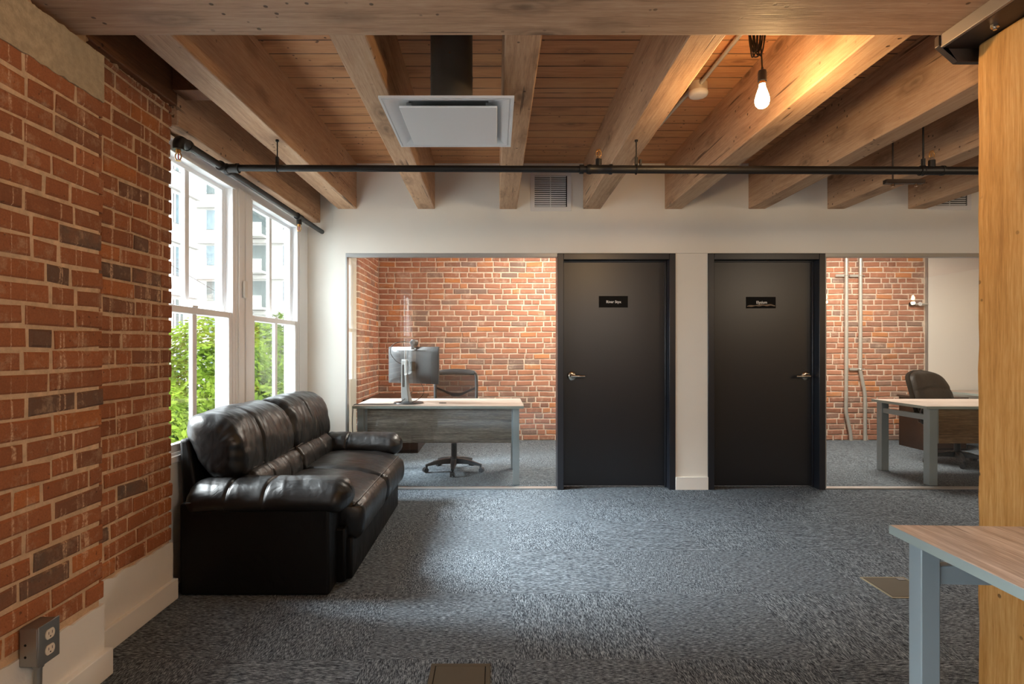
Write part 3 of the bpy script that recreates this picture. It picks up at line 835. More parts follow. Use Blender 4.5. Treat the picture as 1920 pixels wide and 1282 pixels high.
# ------------------------------------------------------------------ timber frame
def joist(label, far, near=None, z0=2.484, z1=2.895, y0=2.095, y1=WP, mat='timber_y', zn=None):
    near = near or far; zn = z0 if zn is None else zn
    mb = MB(); segs = 14; rd = random.Random(sum(map(ord, label)) % 1000)
    rings = []
    for i in range(segs + 1):
        t = i / segs; y = y0 + (y1 - y0) * t
        a = near[0] + (far[0] - near[0]) * t + rd.uniform(-.0015, .0015); c = near[1] + (far[1] - near[1]) * t + rd.uniform(-.0015, .0015)
        zz = zn + (z0 - zn) * t + rd.uniform(-.0015, .0015)
        rings.append([(a, y, zz), (c, y, zz), (c, y, z1), (a, y, z1)])
    vs = [p for r in rings for p in r]; fs = []
    for i in range(segs):
        for k in range(4):
            fs.append((i * 4 + k, i * 4 + (k + 1) % 4, i * 4 + 4 + (k + 1) % 4, i * 4 + 4 + k))
    fs += [(3, 2, 1, 0), tuple(segs * 4 + k for k in range(4))]
    mb.add(vs, fs)
    return solo(mb, 'ceiling_joist', label, 'timber joist', M[mat], 'ceiling joists', bevel=0.006, seg=2, smooth=30)

def pj(a, b): return (px(a, WP), px(b, WP))
J = [
 ('timber joist second from the brick wall, carrying the leftmost pipe hanger', (px(634, WP), px(669, WP)), (-1.424, -1.2787)),
 ('timber joist passing just left of the square ceiling diffuser', pj(783, 815.5), (-0.659, -0.5115)),
 ('timber joist running behind the right rim of the square diffuser', pj(936.3, 969), (0.0355, 0.1822)),
 ('timber joist right of the white grille, smoke detector beyond it', pj(1093, 1126), (0.760, 0.9055)),
 ('timber joist lit brightly by the bare bulb', pj(1246, 1278.5), (1.486, 1.640)),
 ('timber joist next right of the brightly lit one', pj(1403, 1434.5), (2.232, 2.382)),
 ('timber joist crossed by thin rods above the black pipe', pj(1551, 1583), (2.936, 3.086)),
 ('rightmost timber joist showing beside the post', pj(1702, 1735), (3.65, 3.80)),
]
for lb, fa, ne in J:
    joist(lb, fa, ne)
joist('low timber joist directly over the window head', (-1.725, -1.572), (-1.748, -1.592), z0=2.372, z1=2.78, y0=2.835, y1=WP + 0.05, zn=2.366)
# ledger on the brick pier and short blocking
lg = MB(); lg.box(-1.662, 2.10, 2.462, -1.592, 2.832, 2.89)
solo(lg, 'wall_ledger', 'dark timber ledger sitting on top of the brick pier', 'timber ledger', M['timber_dark'], bevel=0.006)
bl = MB(); bl.box(-1.591, 2.78, 2.52, -1.40, 2.90, 2.885)
solo(bl, 'timber_blocking', 'short dark timber block between ledger and joist', 'timber block', M['timber_dark'], bevel=0.004)
# cross beam overhead
bm_ = MB(); nn = 30; rd = random.Random(5); rings = []
for i in range(nn + 1):
    x = -1.70 + (4.6 + 1.70) * i / nn
    e = rd.uniform(-.004, .004)
    rings.append([(x, 1.70, 2.402), (x, 2.085 + e * 0.6, 2.402 + e * 0.4), (x, 2.085, 2.888), (x, 1.70, 2.888)])
fs = []
for i in range(nn):
    for k in range(4):
        fs.append((i * 4 + k, i * 4 + (k + 1) % 4, i * 4 + 4 + (k + 1) % 4, i * 4 + 4 + k))
fs += [(3, 2, 1, 0), tuple(nn * 4 + k for k in range(4))]
bm_.add([p for r in rings for p in r], fs)
solo(bm_, 'cross_beam', 'heavy timber beam crossing overhead along the top of the view', 'timber beam', M['timber_x'], bevel=0.010, seg=3, smooth=30)
# post
ps = MB(); nn = 26; rd = random.Random(9); rings = []
for i in range(nn + 1):
    z = 2.352 * i / nn
    e = [rd.uniform(-.002, .002) for _ in range(4)]
    rings.append([(1.741 + e[0], 1.715, z), (2.05, 1.715 + e[1], z), (2.05, 2.05 + e[2], z), (1.741 + e[0], 2.05 + e[3], z)])
fs = []
for i in range(nn):
    for k in range(4):
        fs.append((i * 4 + k, i * 4 + (k + 1) % 4, i * 4 + 4 + (k + 1) % 4, i * 4 + 4 + k))
fs += [(3, 2, 1, 0), tuple(nn * 4 + k for k in range(4))]
ps.add([p for r in rings for p in r], fs)
solo(ps, 'timber_post', 'thick honey coloured timber post standing at the right edge', 'timber post', M['timber_z'], bevel=0.012, seg=3, smooth=30)
# steel saddle on the post
sd = thing('post_saddle', 'dark welded steel saddle between post top and overhead beam', 'steel bracket', (1.90, 1.88, 2.352))
og = sd.location.copy()
MB().box(1.640, 1.66, 2.354, 2.15, 2.092, 2.372).build('bearing_plate', M['steel'], sd, og, bevel=0.002)
poly = [(1.622, 2.402), (1.622, 2.362), (1.690, 2.302), (1.80, 2.302), (1.80, 2.354), (1.645, 2.354), (1.645, 2.402)]
MB().prism([(1.622, 2.400), (1.622, 2.362), (1.690, 2.302), (2.05, 2.302), (2.05, 2.352), (1.640, 2.352), (1.640, 2.400)], 2.074, 2.096, lambda a, b_, d: Vector((a, d, b_))).build('gusset_plate', M['steel'], sd, og, bevel=0.002)
MB().box(1.628, 1.66, 2.354, 1.641, 2.074, 2.402).build('side_flange', M['steel_edge'], sd, og, bevel=0.002)
bo = MB(); bo.cyl((1.70, 1.93, 2.354), (1.70, 1.93, 2.346), 0.013, n=6); bo.cyl((1.70, 1.93, 2.346), (1.70, 1.93, 2.338), 0.006, n=12)
bo.build('bolt', M['chrome'], sd, og)

# ------------------------------------------------------------------ services under the ceiling
# square diffuser on its round duct
df = thing('ceiling_diffuser', 'square white air diffuser hanging on a black round duct', 'air diffuser', (-0.2175, 2.78, 2.346))
og = df.location.copy()
x0, x1, y0, y1, zf = -0.515, 0.080, 2.472, 3.078, 2.346
f = MB()
def ring4(ix, z): return [(x0 + ix, y0 + ix, z), (x1 - ix, y0 + ix, z), (x1 - ix, y1 - ix, z), (x0 + ix, y1 - ix, z)]
prof = [(0.0, zf + 0.010), (0.0, zf), (0.010, zf), (0.012, zf + 0.004), (0.018, zf + 0.005), (0.020, zf + 0.001), (0.030, zf + 0.003), (0.058, zf + 0.018), (0.085, zf + 0.030), (0.115, zf + 0.036)]
vs = []; fs = []
for ix, z in prof: vs += ring4(ix, z)
for i in range(len(prof) - 1):
    for k in range(4): fs.append((i * 4 + k, i * 4 + (k + 1) % 4, i * 4 + 4 + (k + 1) % 4, i * 4 + 4 + k))
f.add(vs, fs)
f.build('diffuser_frame', M['diffuser'], df, og, smooth=25)
bx = MB()
vs = ring4(0.0, zf + 0.010) + ring4(0.10, zf + 0.048) + ring4(0.18, zf + 0.075); fs = []
for i in range(2):
    for k in range(4): fs.append((i * 4 + k, i * 4 + (k + 1) % 4, i * 4 + 4 + (k + 1) % 4, i * 4 + 4 + k))
bx.add(vs, fs)
# inner roof with round throat
nn = 32; xc, yc = -0.2175, 2.775; sq = []
for k in range(nn):
    a = 2 * PI * (k + 0.5) / nn; c, s_ = math.cos(a), math.sin(a); m = max(abs(c), abs(s_))
    sq.append((xc + c / m * 0.19, yc + s_ / m * 0.19, zf + 0.037))
ci = [(xc + 0.102 * math.cos(2 * PI * (k + 0.5) / nn), yc + 0.102 * math.sin(2 * PI * (k + 0.5) / nn), zf + 0.040) for k in range(nn)]
bx.add(sq + ci, [(k, (k + 1) % nn, nn + (k + 1) % nn, nn + k) for k in range(nn)])
bx.build('backpan', M['alu'], df, og, smooth=25)
MB().box(-0.440, 2.570, zf - 0.002, 0.006, 3.030, zf + 0.008).build('centre_plaque', M['diffuser'], df, og, bevel=0.003)
for hx in (-0.40, -0.035):
    for hy in (2.60, 2.99):
        MB().box(hx - 0.012, hy, zf + 0.008, hx + 0.012, hy + 0.012, zf + 0.034).build('plaque_hanger', M['alu'], df, og)
dd = MB()
dd.tube([(xc, yc, zf + 0.042), (xc, yc, 2.884)], 0.1025, 40, cap=False)
dd.tube([(xc, yc, zf + 0.62 - 0.40), (xc, yc, zf + 0.232)], 0.1045, 40, cap=False)
dt = dd.build('round_duct', M['duct'], df, og, smooth=50)
MB().cyl((xc, yc - 0.1015, zf + 0.30), (xc, yc - 0.106, zf + 0.30), 0.004, n=10).build('screw', M['chrome'], dt, og)

# sprinkler pipe: branch along the window and the run across the room
sp_ = thing('sprinkler_pipe', 'black iron sprinkler pipe running across the room with window branch', 'sprinkler pipe', (-1.60, 3.345, 2.318))
og = sp_.location.copy()
R1 = 0.0195
zt_ = 2.312
A = Vector((-1.612, 2.905, 2.312)); T = Vector((-1.603, 3.345, 2.315)); B = Vector((-1.556, WP + 0.049, 2.292))
q = MB(); q.tube([A, T, B], R1, 18); q.build('branch_pipe', M['iron'], sp_, og, smooth=50)
def pzrun(x): return 2.318 - (x + 1.60) * 0.0040
x_end = 4.8
q = MB(); q.tube([(T.x, 3.345, 2.317), (0.56, 3.345, pzrun(0.56))], R1, 18)
q.tube([(0.60, 3.345, pzrun(0.6)), (x_end, 3.345, pzrun(x_end))], 0.0235, 18)
q.build('main_pipe', M['iron'], sp_, og, smooth=50)
fit = []
def F_():
    global q
    q = MB(); fit.append(q)
for (p, d, L) in ((T, Vector((0, 1, 0)), 0.055), (T + Vector((0.045, 0, 0)), Vector((1, 0, 0)), 0.04)):
    F_()
    q.tube([p - d * L, p - d * (L - .014), p - d * (L - .015), p + d * (L - .015), p + d * (L - .014), p + d * L], [.029, .029, .0255, .0255, .029, .029], 18)
xe = 0.605; L = 0.085
for c in (0.505, 0.548):
    F_()
    q.tube([(c - 0.012, 3.345, pzrun(c)), (c + 0.012, 3.345, pzrun(c))], 0.0265, 18)
F_()
q.tube([(0.545, 3.345, pzrun(.545)), (0.56, 3.345, pzrun(.56)), (0.565, 3.345, pzrun(.565)), (0.665, 3.345, pzrun(.665)), (0.67, 3.345, pzrun(.67)), (0.685, 3.345, pzrun(.685))], [.029, .029, .026, .026, .030, .030], 18)
x2 = px(1747, 3.345)
F_()
q.tube([(x2 - 0.07, 3.345, pzrun(x2)), (x2 - 0.055, 3.345, pzrun(x2)), (x2 - .054, 3.345, pzrun(x2)), (x2 + .054, 3.345, pzrun(x2)), (x2 + 0.055, 3.345, pzrun(x2)), (x2 + .07, 3.345, pzrun(x2))], [.029, .029, .026, .026, .029, .029], 18)
F_()
q.tube(spline([A + Vector((0, 0.05, 0)), A + Vector((0, 0.012, 0)), A + Vector((0, -0.016, -0.003)), A + Vector((0, -0.030, -0.022)), A + Vector((0, -0.031, -0.052))], 5), 0.0265, 18)
F_()
q.tube([A + Vector((0, 0.05, 0)), A + Vector((0, 0.066, 0))], 0.030, 18)
tB = A + (B - A) * 0.745
F_()
q.tube([tB - Vector((0, .05, 0)), tB - Vector((0, .03, 0)), tB + Vector((0, .03, 0)), tB + Vector((0, .05, 0))], [.027, .0255, .0255, .027], 18)
F_()
q.tube([tB, tB - Vector((0, 0, 0.058))], 0.021, 16)
for xx in (0.605 + 0.001, x2):
    F_()
    q.tube([(xx, 3.345, pzrun(xx)), (xx, 3.345, pzrun(xx) + 0.060)], 0.0185, 16)
for q in fit: q.build('pipe_fitting', M['iron'], sp_, og, smooth=50)
def sprinkler(p, up, label, red):
    s_ = 1 if up else -1; p = Vector(p)
    m = MB(); z = lambda v: s_ * v
    m.cyl((0, 0, 0), (0, 0, z(0.012)), 0.0125, n=6); m.cyl((0, 0, z(0.012)), (0, 0, z(0.018)), 0.010, n=16)
    r = m.build('sprinkler_head', M['chrome'] if not red else M['brass'], sp_, smooth=30); r.location = p - og; tag(r, label)
    m = MB()
    for sx in (-1, 1):
        m.tube(spline([(sx * 0.009, 0, z(0.016)), (sx * 0.0145, 0, z(0.026)), (sx * 0.0135, 0, z(0.042)), (sx * 0.003, 0, z(0.054))], 5), 0.0028, 8)
    m.build('yoke', M['brass'], r, smooth=50)
    m = MB(); m.cyl((0, 0, z(0.018)), (0, 0, z(0.048)), 0.0028, n=10); m.build('glass_bulb', M['red'] if red else M['brass'], r, smooth=50)
    m = MB(); nn = 12; vs = []; fs = []
    m.cyl((0, 0, z(0.0535)), (0, 0, z(0.0555)), 0.013, n=12)
    m.build('deflector', M['brass'], r)
    return r
sprinkler(A + Vector((0, -0.031, -0.053)), False, 'pendent sprinkler under the elbow beside the brick pier', True)
sprinkler(tB - Vector((0, 0, 0.058)), False, 'pendent sprinkler near the far end of the window pipe', True)
sprinkler((0.606, 3.345, pzrun(0.6) + 0.060), True, 'upright sprinkler on the coupling right of the grille', False)
sprinkler((x2, 3.345, pzrun(x2) + 0.060), True, 'upright sprinkler near the timber post', False)
def hanger(x, ztop, label, thick=0.0035, clamp=0.0):
    z = pzrun(x); r = thing('pipe_hanger', label, 'pipe hanger', (x, 3.345, ztop), group='pipe hangers on the joists')
    og = r.location.copy(); R = R1 if x < 0.56 else 0.0235
    m = MB(); m.cyl((x, 3.345, z + R + 0.02), (x, 3.345, ztop), thick, n=10); m.build('threaded_rod', M['iron'], r, og)
    m = MB(); rr = R + 0.0035
    m.tube([(x, 3.345 + rr * math.sin(a), z + rr * math.cos(a)) for a in [2 * PI * k / 20 for k in range(21)]], 0.004, 8, cap=False)
    m.box(x - 0.008, 3.337, z + R, x + 0.008, 3.353, z + R + 0.046)
    if clamp: m.box(x + 0.020, 3.335, z + R, x + 0.030, 3.355, z + R + 0.034)
    m.build('ring_clamp', M['iron'], r, og)
    if thick < 0.005:
        m = MB(); m.cyl((x, 3.345, ztop - 0.012), (x, 3.345, ztop), 0.010, n=6); m.build('rod_nut', M['iron'], r, og)
hanger(px(520, 3.345), 2.484, 'ring hanger under the joist nearest the windows')
hanger(px(1193, 3.345), 2.484, 'ring hanger right of the upright sprinkler by the grille', clamp=1)
hanger(px(1731, 3.345), 2.884, 'long rod hanger on the pipe close to the timber post', 0.0052)
# trapeze strut on a rod behind the pipe
ts = thing('strut_bracket', 'short dark steel strut hanging behind the pipe near post', 'steel bracket', (px(1690, 3.75), 3.75, 2.33))
og = ts.location.copy(); zs = pz(345, 3.75)
MB().box(px(1655, 3.75), 3.71, zs - 0.004, px(1727, 3.75), 3.75, zs + 0.022).build('strut', M['steel'], ts, og, bevel=0.002)
MB().cyl((px(1670, 3.75), 3.73, zs), (px(1670, 3.75), 3.73, 2.884), 0.0055, n=10).build('threaded_rod', M['steel'], ts, og)
for p in (1670, 1713): MB().cyl((px(p, 3.75), 3.73, zs - 0.022), (px(p, 3.75), 3.73, zs - 0.004), 0.011, n=6).build('nut', M['chrome'], ts, og)

# bare bulb with its coiled cord
LB = Vector((1.222, 2.60, 0))
pb = thing('pendant_bulb', 'lit bare filament bulb hanging on a coiled black cord', 'pendant lamp', (LB.x, LB.y, 2.36))
og = pb.location.copy()
m = MB(); zb = 2.354
m.lathe([(0.0006, 0), (0.010, 0.0012), (0.020, 0.006), (0.028, 0.016), (0.0318, 0.030), (0.0315, 0.044), (0.027, 0.062), (0.021, 0.080), (0.0155, 0.096), (0.0135, 0.108), (0.0132, 0.116)], (LB.x, LB.y, zb), 28)
m.build('bulb', M['bulb'], pb, og, smooth=60)
m = MB(); m.lathe([(0.0135, 0), (0.0145, 0.003), (0.0138, 0.006), (0.0145, 0.009), (0.0138, 0.012), (0.0145, 0.020)], (LB.x, LB.y, zb + 0.112), 20); m.build('screw_cap', M['brass'], pb, og, smooth=50)
m = MB(); m.lathe([(0.012, 0), (0.019, 0.002), (0.0195, 0.040), (0.017, 0.050), (0.006, 0.056), (0.005, 0.066)], (LB.x, LB.y, zb + 0.122), 24); m.build('socket', M['plastic'], pb, og, smooth=40)
m = MB(); m.tube(spline([(LB.x, LB.y, zb + 0.18), (LB.x - 0.004, LB.y, zb + 0.26), (LB.x - 0.008, LB.y + 0.004, zb + 0.36), (LB.x - 0.010, LB.y + 0.006, 2.884)], 8), 0.0035, 10); 
m.build('cord', M['cable'], pb, og, smooth=60)
m = MB(); rd = random.Random(4)
for k in range(8):
    cx = LB.x - 0.045 + k * 0.0055; z1 = 2.80 + rd.uniform(-.05, .05); z0_ = 2.585 + rd.uniform(0, 0.035)
    w = 0.010 + rd.uniform(0, 0.010)
    m.tube(spline([(cx - w, LB.y + 0.02, z1), (cx - w * 1.1, LB.y + rd.uniform(-.01, .02), (z1 + z0_) / 2), (cx - w * 0.7, LB.y + rd.uniform(-.01, .02), z0_ + 0.02), (cx, LB.y, z0_), (cx + w * 0.7, LB.y + rd.uniform(-.02, .01), z0_ + 0.02), (cx + w, LB.y + rd.uniform(-.02, .01), (z1 + z0_) / 2), (cx + w, LB.y + 0.02, z1)], 5), 0.0032, 8)
m.box(LB.x - 0.045, LB.y - 0.012, 2.74, LB.x + 0.002, LB.y + 0.03, 2.755)
m.build('cord_coil', M['cable'], pb, og, smooth=60)
ld = bpy.data.lights.new('bulb_light', 'POINT'); ld.energy = 11; ld.color = (1.0, 0.62, 0.26); ld.shadow_soft_size = 0.033
lo = bpy.data.objects.new('bulb_light', ld); lo.location = (LB.x, LB.y - 0.0, zb - 0.045); C.objects.link(lo)

# smoke detector with its conduit along the joist
sm = thing('smoke_detector', 'round smoke detector on a metal box peeking past the joist', 'smoke detector', (px(1309, 3.50), 3.50, 2.89))
og = sm.location.copy(); cx, cy = sm.location.x, sm.location.y
m = MB(); m.cyl((cx, cy, 2.888), (cx, cy, 2.835), 0.056, n=28); m.build('junction_box', M['galv'], sm, og, smooth=40)
m = MB(); m.lathe([(0.058, 0), (0.060, -0.012), (0.054, -0.026), (0.040, -0.032), (0.001, -0.033)], (cx, cy, 2.836), 32); m.build('detector_head', M['diffuser'], sm, og, smooth=50)
m = MB(); m.cyl((cx - 0.03, cy + 0.05, 2.868), (cx - 0.10, 4.7, 2.868), 0.012, n=14); m.cyl((cx + 0.0, cy - 0.05, 2.868), (cx + 0.02, 2.2, 2.868), 0.012, n=14); m.build('conduit', M['galv'], sm, og, smooth=50)

# ------------------------------------------------------------------ sofa
SX, SY = -1.2, 3.75
sofa = thing('sofa', 'black leather two seat sofa in front of the windows', 'sofa', (SX, SY, 0))
og = sofa.location.copy()

def pillow(prof, y0, y1, ny=26, r=0.07, fold=0.006, ff=9.0, seed=0.0, n=5, endscale=0.0, sag=0.0, axis='y', cx=None, edge_pull=0.0):
    """closed profile swept along an axis with rounded ends and leather folds"""
    P = cspline(prof, n); m = len(P)
    c = sum((Vector((p.x, p.y)) for p in P), Vector((0, 0))) / m
    hw = min(max(p.x for p in P) - min(p.x for p in P), max(p.y for p in P) - min(p.y for p in P)) / 2
    vs = []; L = y1 - y0
    ts = []
    ne = 7
    for k in range(ne): ts.append(r * (1 - math.cos(PI / 2 * k / ne)))
    for k in range(ny + 1): ts.append(r + (L - 2 * r) * k / ny)
    for k in range(ne - 1, -1, -1): ts.append(L - r * (1 - math.cos(PI / 2 * k / ne)))
    for t in ts:
        d = min(t, L - t)
        inset = 0.0
        if d < r: inset = r * (1 - math.sqrt(max(0.0, 1 - (1 - d / r) ** 2)))
        sc = max(0.05, 1 - inset / max(hw, 1e-4) * (1 - endscale))
        y = y0 + t
        for p in P:
            q = Vector((p.x, p.y)) - c
            f = 0.0
            if fold:
                ang = math.atan2(q.y, q.x)
                pos = Vector((ang * 1.3, y * ff, seed))
                f = noise.noise(pos) + 0.5 * noise.noise(pos * 2.3 + Vector((3, 1, 7)))
                endb = math.exp(-d / 0.09)
                f = fold * f * (0.55 + 1.1 * endb)
                # gathers near the end seams
                f += fold * 0.30 * endb * math.sin(ang * 14 + seed * 3 + 3 * noise.noise(pos * 0.7))
            mid = math.sin(PI * min(max(t / L, 0), 1))
            q = q * sc
            if q.length > 1e-5: q = q + q.normalized() * (f + edge_pull * mid)
            a, b_ = q.x + c.x, q.y + c.y - sag * mid
            vs.append(Vector((a, y, b_)) if axis == 'y' else Vector((y, a, b_)))
    fs = []; nr = len(ts)
    for i in range(nr - 1):
        for k in range(m): fs.append((i * m + k, i * m + (k + 1) % m, (i + 1) * m + (k + 1) % m, (i + 1) * m + k))
    mb = MB().add(vs, fs)
    for i in (0, nr - 1):
        base = len(mb.v); ctr = sum((vs[i * m + k] for k in range(m)), Vector()) / m
        mb.v.append(ctr)
        for k in range(m): mb.f.append([i * m + k, i * m + (k + 1) % m, base])
    return mb

YA, YB = 2.858, 4.66       # outer sides of the arms
# plinth and front panel
m = MB(); m.box(-1.585, YA + 0.14, 0.012, -0.800, YB - 0.14, 0.30); m.build('base_frame', M['leather_side'], sofa, og, bevel=0.012, seg=3)
m = MB(); m.box(-0.812, YA + 0.185, 0.012, -0.772, YB - 0.185, 0.235); m.build('front_panel', M['leather_side'], sofa, og, bevel=0.012, seg=3)
# arms: side body and pillow top
for k, (ya, yb) in enumerate(((YA, YA + 0.20), (YB - 0.20, YB))):
    m = MB()
    nx = 18
    x0, x1 = -1.600, -0.842
    m.box(x0, ya, 0.004, x1, yb, 0.47)
    m.build('arm_body', M['leather_side'], sofa, og, bevel=0.016, seg=4, smooth=45)
    c0, c1 = (ya - 0.020, yb + 0.065) if k == 0 else (ya - 0.065, yb + 0.020)
    w = c1 - c0
    prof = [(c0 + 0.004, 0.445), (c0, 0.50), (c0 + w * 0.14, 0.553), (c0 + w * 0.36, 0.578), (c0 + w * 0.62, 0.578), (c0 + w * 0.86, 0.552), (c1, 0.50), (c1 - 0.004, 0.445), (c0 + w * 0.8, 0.418), (c0 + w * 0.2, 0.418)]
    pm = pillow(prof, -1.598, -0.752, ny=96, r=0.075, fold=0.0060, ff=7.0, seed=2.0 + k * 5, axis='x')
    # tufting creases across the arm
    for v in pm.v:
        for xc_ in (-1.36, -1.17):
            dd_ = abs(v.x - xc_ - 0.06 * (v.y - c0))
            if v.z > 0.45: v.z -= 0.016 * math.exp(-(dd_ / 0.008) ** 2)
        if v.z > 0.47:
            w_ = noise.noise(Vector((v.x * 30 + v.y * 9, v.y * 7, 2.0 + k)))
            v.z += 0.0045 * w_ * abs(w_) * 2
        t = max(0, (v.x + 0.95) / 0.2)
        if v.x > -0.95: v.z -= 0.012 * min(1, t) ** 2
        if v.x < -1.45: v.z -= 0.03 * ((-1.45 - v.x) / 0.15) ** 1.5
    po = pm.build('arm_pillow', M['leather'], sofa, og, smooth=80, sub=1)
    yp = c0 + 0.002 if k == 0 else c1 - 0.002
    yi = c1 if k == 0 else c0
    pts = [(-1.555, yp, 0.474)] + [(-1.5 + 0.1 * i, yp, 0.478 + 0.004 * math.sin(i * 1.7)) for i in range(7)] + [(-0.83, yp + (0.006 if k == 0 else -0.006), 0.474), (-0.775, yp + (0.045 if k == 0 else -0.045), 0.485), (-0.762, (yp * 0.45 + yi * 0.55), 0.510), (-0.80, yi + (-0.07 if k == 0 else 0.07), 0.505)]
    MB().tube(spline(pts, 6), 0.0042, 8).build('piping', M['piping'], po, og, smooth=60)
# seat cushions
YS0, YS1 = YA + 0.205, YB - 0.205; YM = (YS0 + YS1) / 2
for k, (ya, yb) in enumerate(((YS0, YM - 0.001), (YM + 0.001, YS1))):
    prof = [(-1.36, 0.30), (-1.37, 0.40), (-1.28, 0.462), (-1.10, 0.474), (-0.92, 0.460), (-0.79, 0.432), (-0.728, 0.385), (-0.716, 0.31), (-0.735, 0.235), (-0.79, 0.205), (-1.0, 0.215)]
    pm = pillow(prof, ya, yb, ny=60, r=0.055, fold=0.0055, ff=6.0, seed=11 + 4 * k, n=6)
    for v in pm.v:   # radial pull lines towards the cushion ends
        if v.z > 0.40:
            e = min(v.y - ya, yb - v.y)
            v.z += 0.004 * noise.noise(Vector((v.x * 9, v.y * 22, 4.0 + k))) * (1 if e > 0.03 else 0.3)
            v.z -= 0.016 * math.exp(-e / 0.10) 
    so = pm.build('seat_cushion', M['leather'], sofa, og, smooth=80, sub=1)
    pts = [(-0.775 + 0.0, ya + 0.02, 0.400)] + [(-0.758, ya + 0.06 + (yb - ya - 0.12) * i / 6, 0.415) for i in range(7)] + [(-0.775, yb - 0.02, 0.400)]
    MB().tube(spline(pts, 5), 0.004, 8).build('piping', M['piping'], so, og, smooth=60)
# back: slim shell, two plump cushions, two lumbar rolls
m = MB()
prof = [(-1.600, 0.02), (-1.560, 0.02), (-1.545, 0.45), (-1.600, 0.78), (-1.648, 0.78), (-1.632, 0.45)]
m.prism(prof, YA + 0.085, YB - 0.085, lambda a, b_, d: Vector((a, d, b_)))
m.build('back_shell', M['leather_side'], sofa, og, bevel=0.016, seg=3, smooth=45)
YB0, YB1 = YA + 0.075, YB - 0.075
for k, (ya, yb) in enumerate(((YB0, YM - 0.001), (YM + 0.001, YB1))):
    prof = [(-1.50, 0.58), (-1.565, 0.66), (-1.625, 0.78), (-1.628, 0.865), (-1.57, 0.908), (-1.48, 0.905), (-1.40, 0.865), (-1.352, 0.79), (-1.328, 0.70), (-1.325, 0.61), (-1.37, 0.555), (-1.44, 0.54)]
    pm = pillow(prof, ya, yb, ny=84, r=0.085, fold=0.011, ff=8.5, seed=21 + 6 * k, n=6, edge_pull=0.012)
    for v in pm.v:
        # vertical tuft seam at one third, swags hanging from the top seam
        for yc_ in ((ya + (yb - ya) * 0.36,) if k == 0 else (ya + (yb - ya) * 0.40,)):
            dd_ = abs(v.y - yc_ - 0.05 * (v.z - 0.7))
            if v.x > -1.52 and v.z > 0.56: v.x -= 0.012 * math.exp(-(dd_ / 0.014) ** 2)
        if v.x > -1.50:
            e = min(v.y - ya, yb - v.y)
            v.x += 0.008 * noise.noise(Vector((v.y * 26 + (v.z - 0.7) * 8 * (1 if v.y > (ya + yb) / 2 else -1), v.z * 4, 3 + k))) * math.exp(-((v.z - 0.68) / 0.16) ** 2)
            w_ = noise.noise(Vector((v.y * 34 + (v.z - 0.7) * 16 * (1 if v.y > (ya + yb) / 2 else -1), v.z * 5, 13 + k)))
            v.x += 0.0075 * min(0, w_) * (0.35 + math.exp(-((v.z - 0.85) / 0.05) ** 2) + math.exp(-((v.z - 0.62) / 0.06) ** 2))
    bo_ = pm.build('back_cushion', M['leather'], sofa, og, smooth=80, sub=1)
    la, lb_ = max(ya, YS0 + 0.0), min(yb, YS1 - 0.0)
    prof = [(-1.42, 0.42), (-1.43, 0.54), (-1.385, 0.598), (-1.33, 0.596), (-1.288, 0.555), (-1.270, 0.50), (-1.272, 0.44), (-1.31, 0.405)]
    pm = pillow(prof, la, lb_, ny=64, r=0.04, fold=0.006, ff=9, seed=41 + 3 * k, n=5)
    for v in pm.v:
        for i in (0.30, 0.66):
            dd_ = abs(v.y - (la + (lb_ - la) * i))
            if v.x > -1.36: v.x -= 0.009 * math.exp(-(dd_ / 0.010) ** 2)
    lo_ = pm.build('lumbar_cushion', M['leather'], sofa, og, smooth=80, sub=1)
    pts = [(-1.335, la + 0.02, 0.592)] + [(-1.326, la + 0.05 + (lb_ - la - 0.1) * i / 6, 0.600 + 0.003 * math.sin(i * 2.0)) for i in range(7)] + [(-1.335, lb_ - 0.02, 0.592)]
    MB().tube(spline(pts, 5), 0.0045, 8).build('piping', M['piping'], lo_, og, smooth=60)

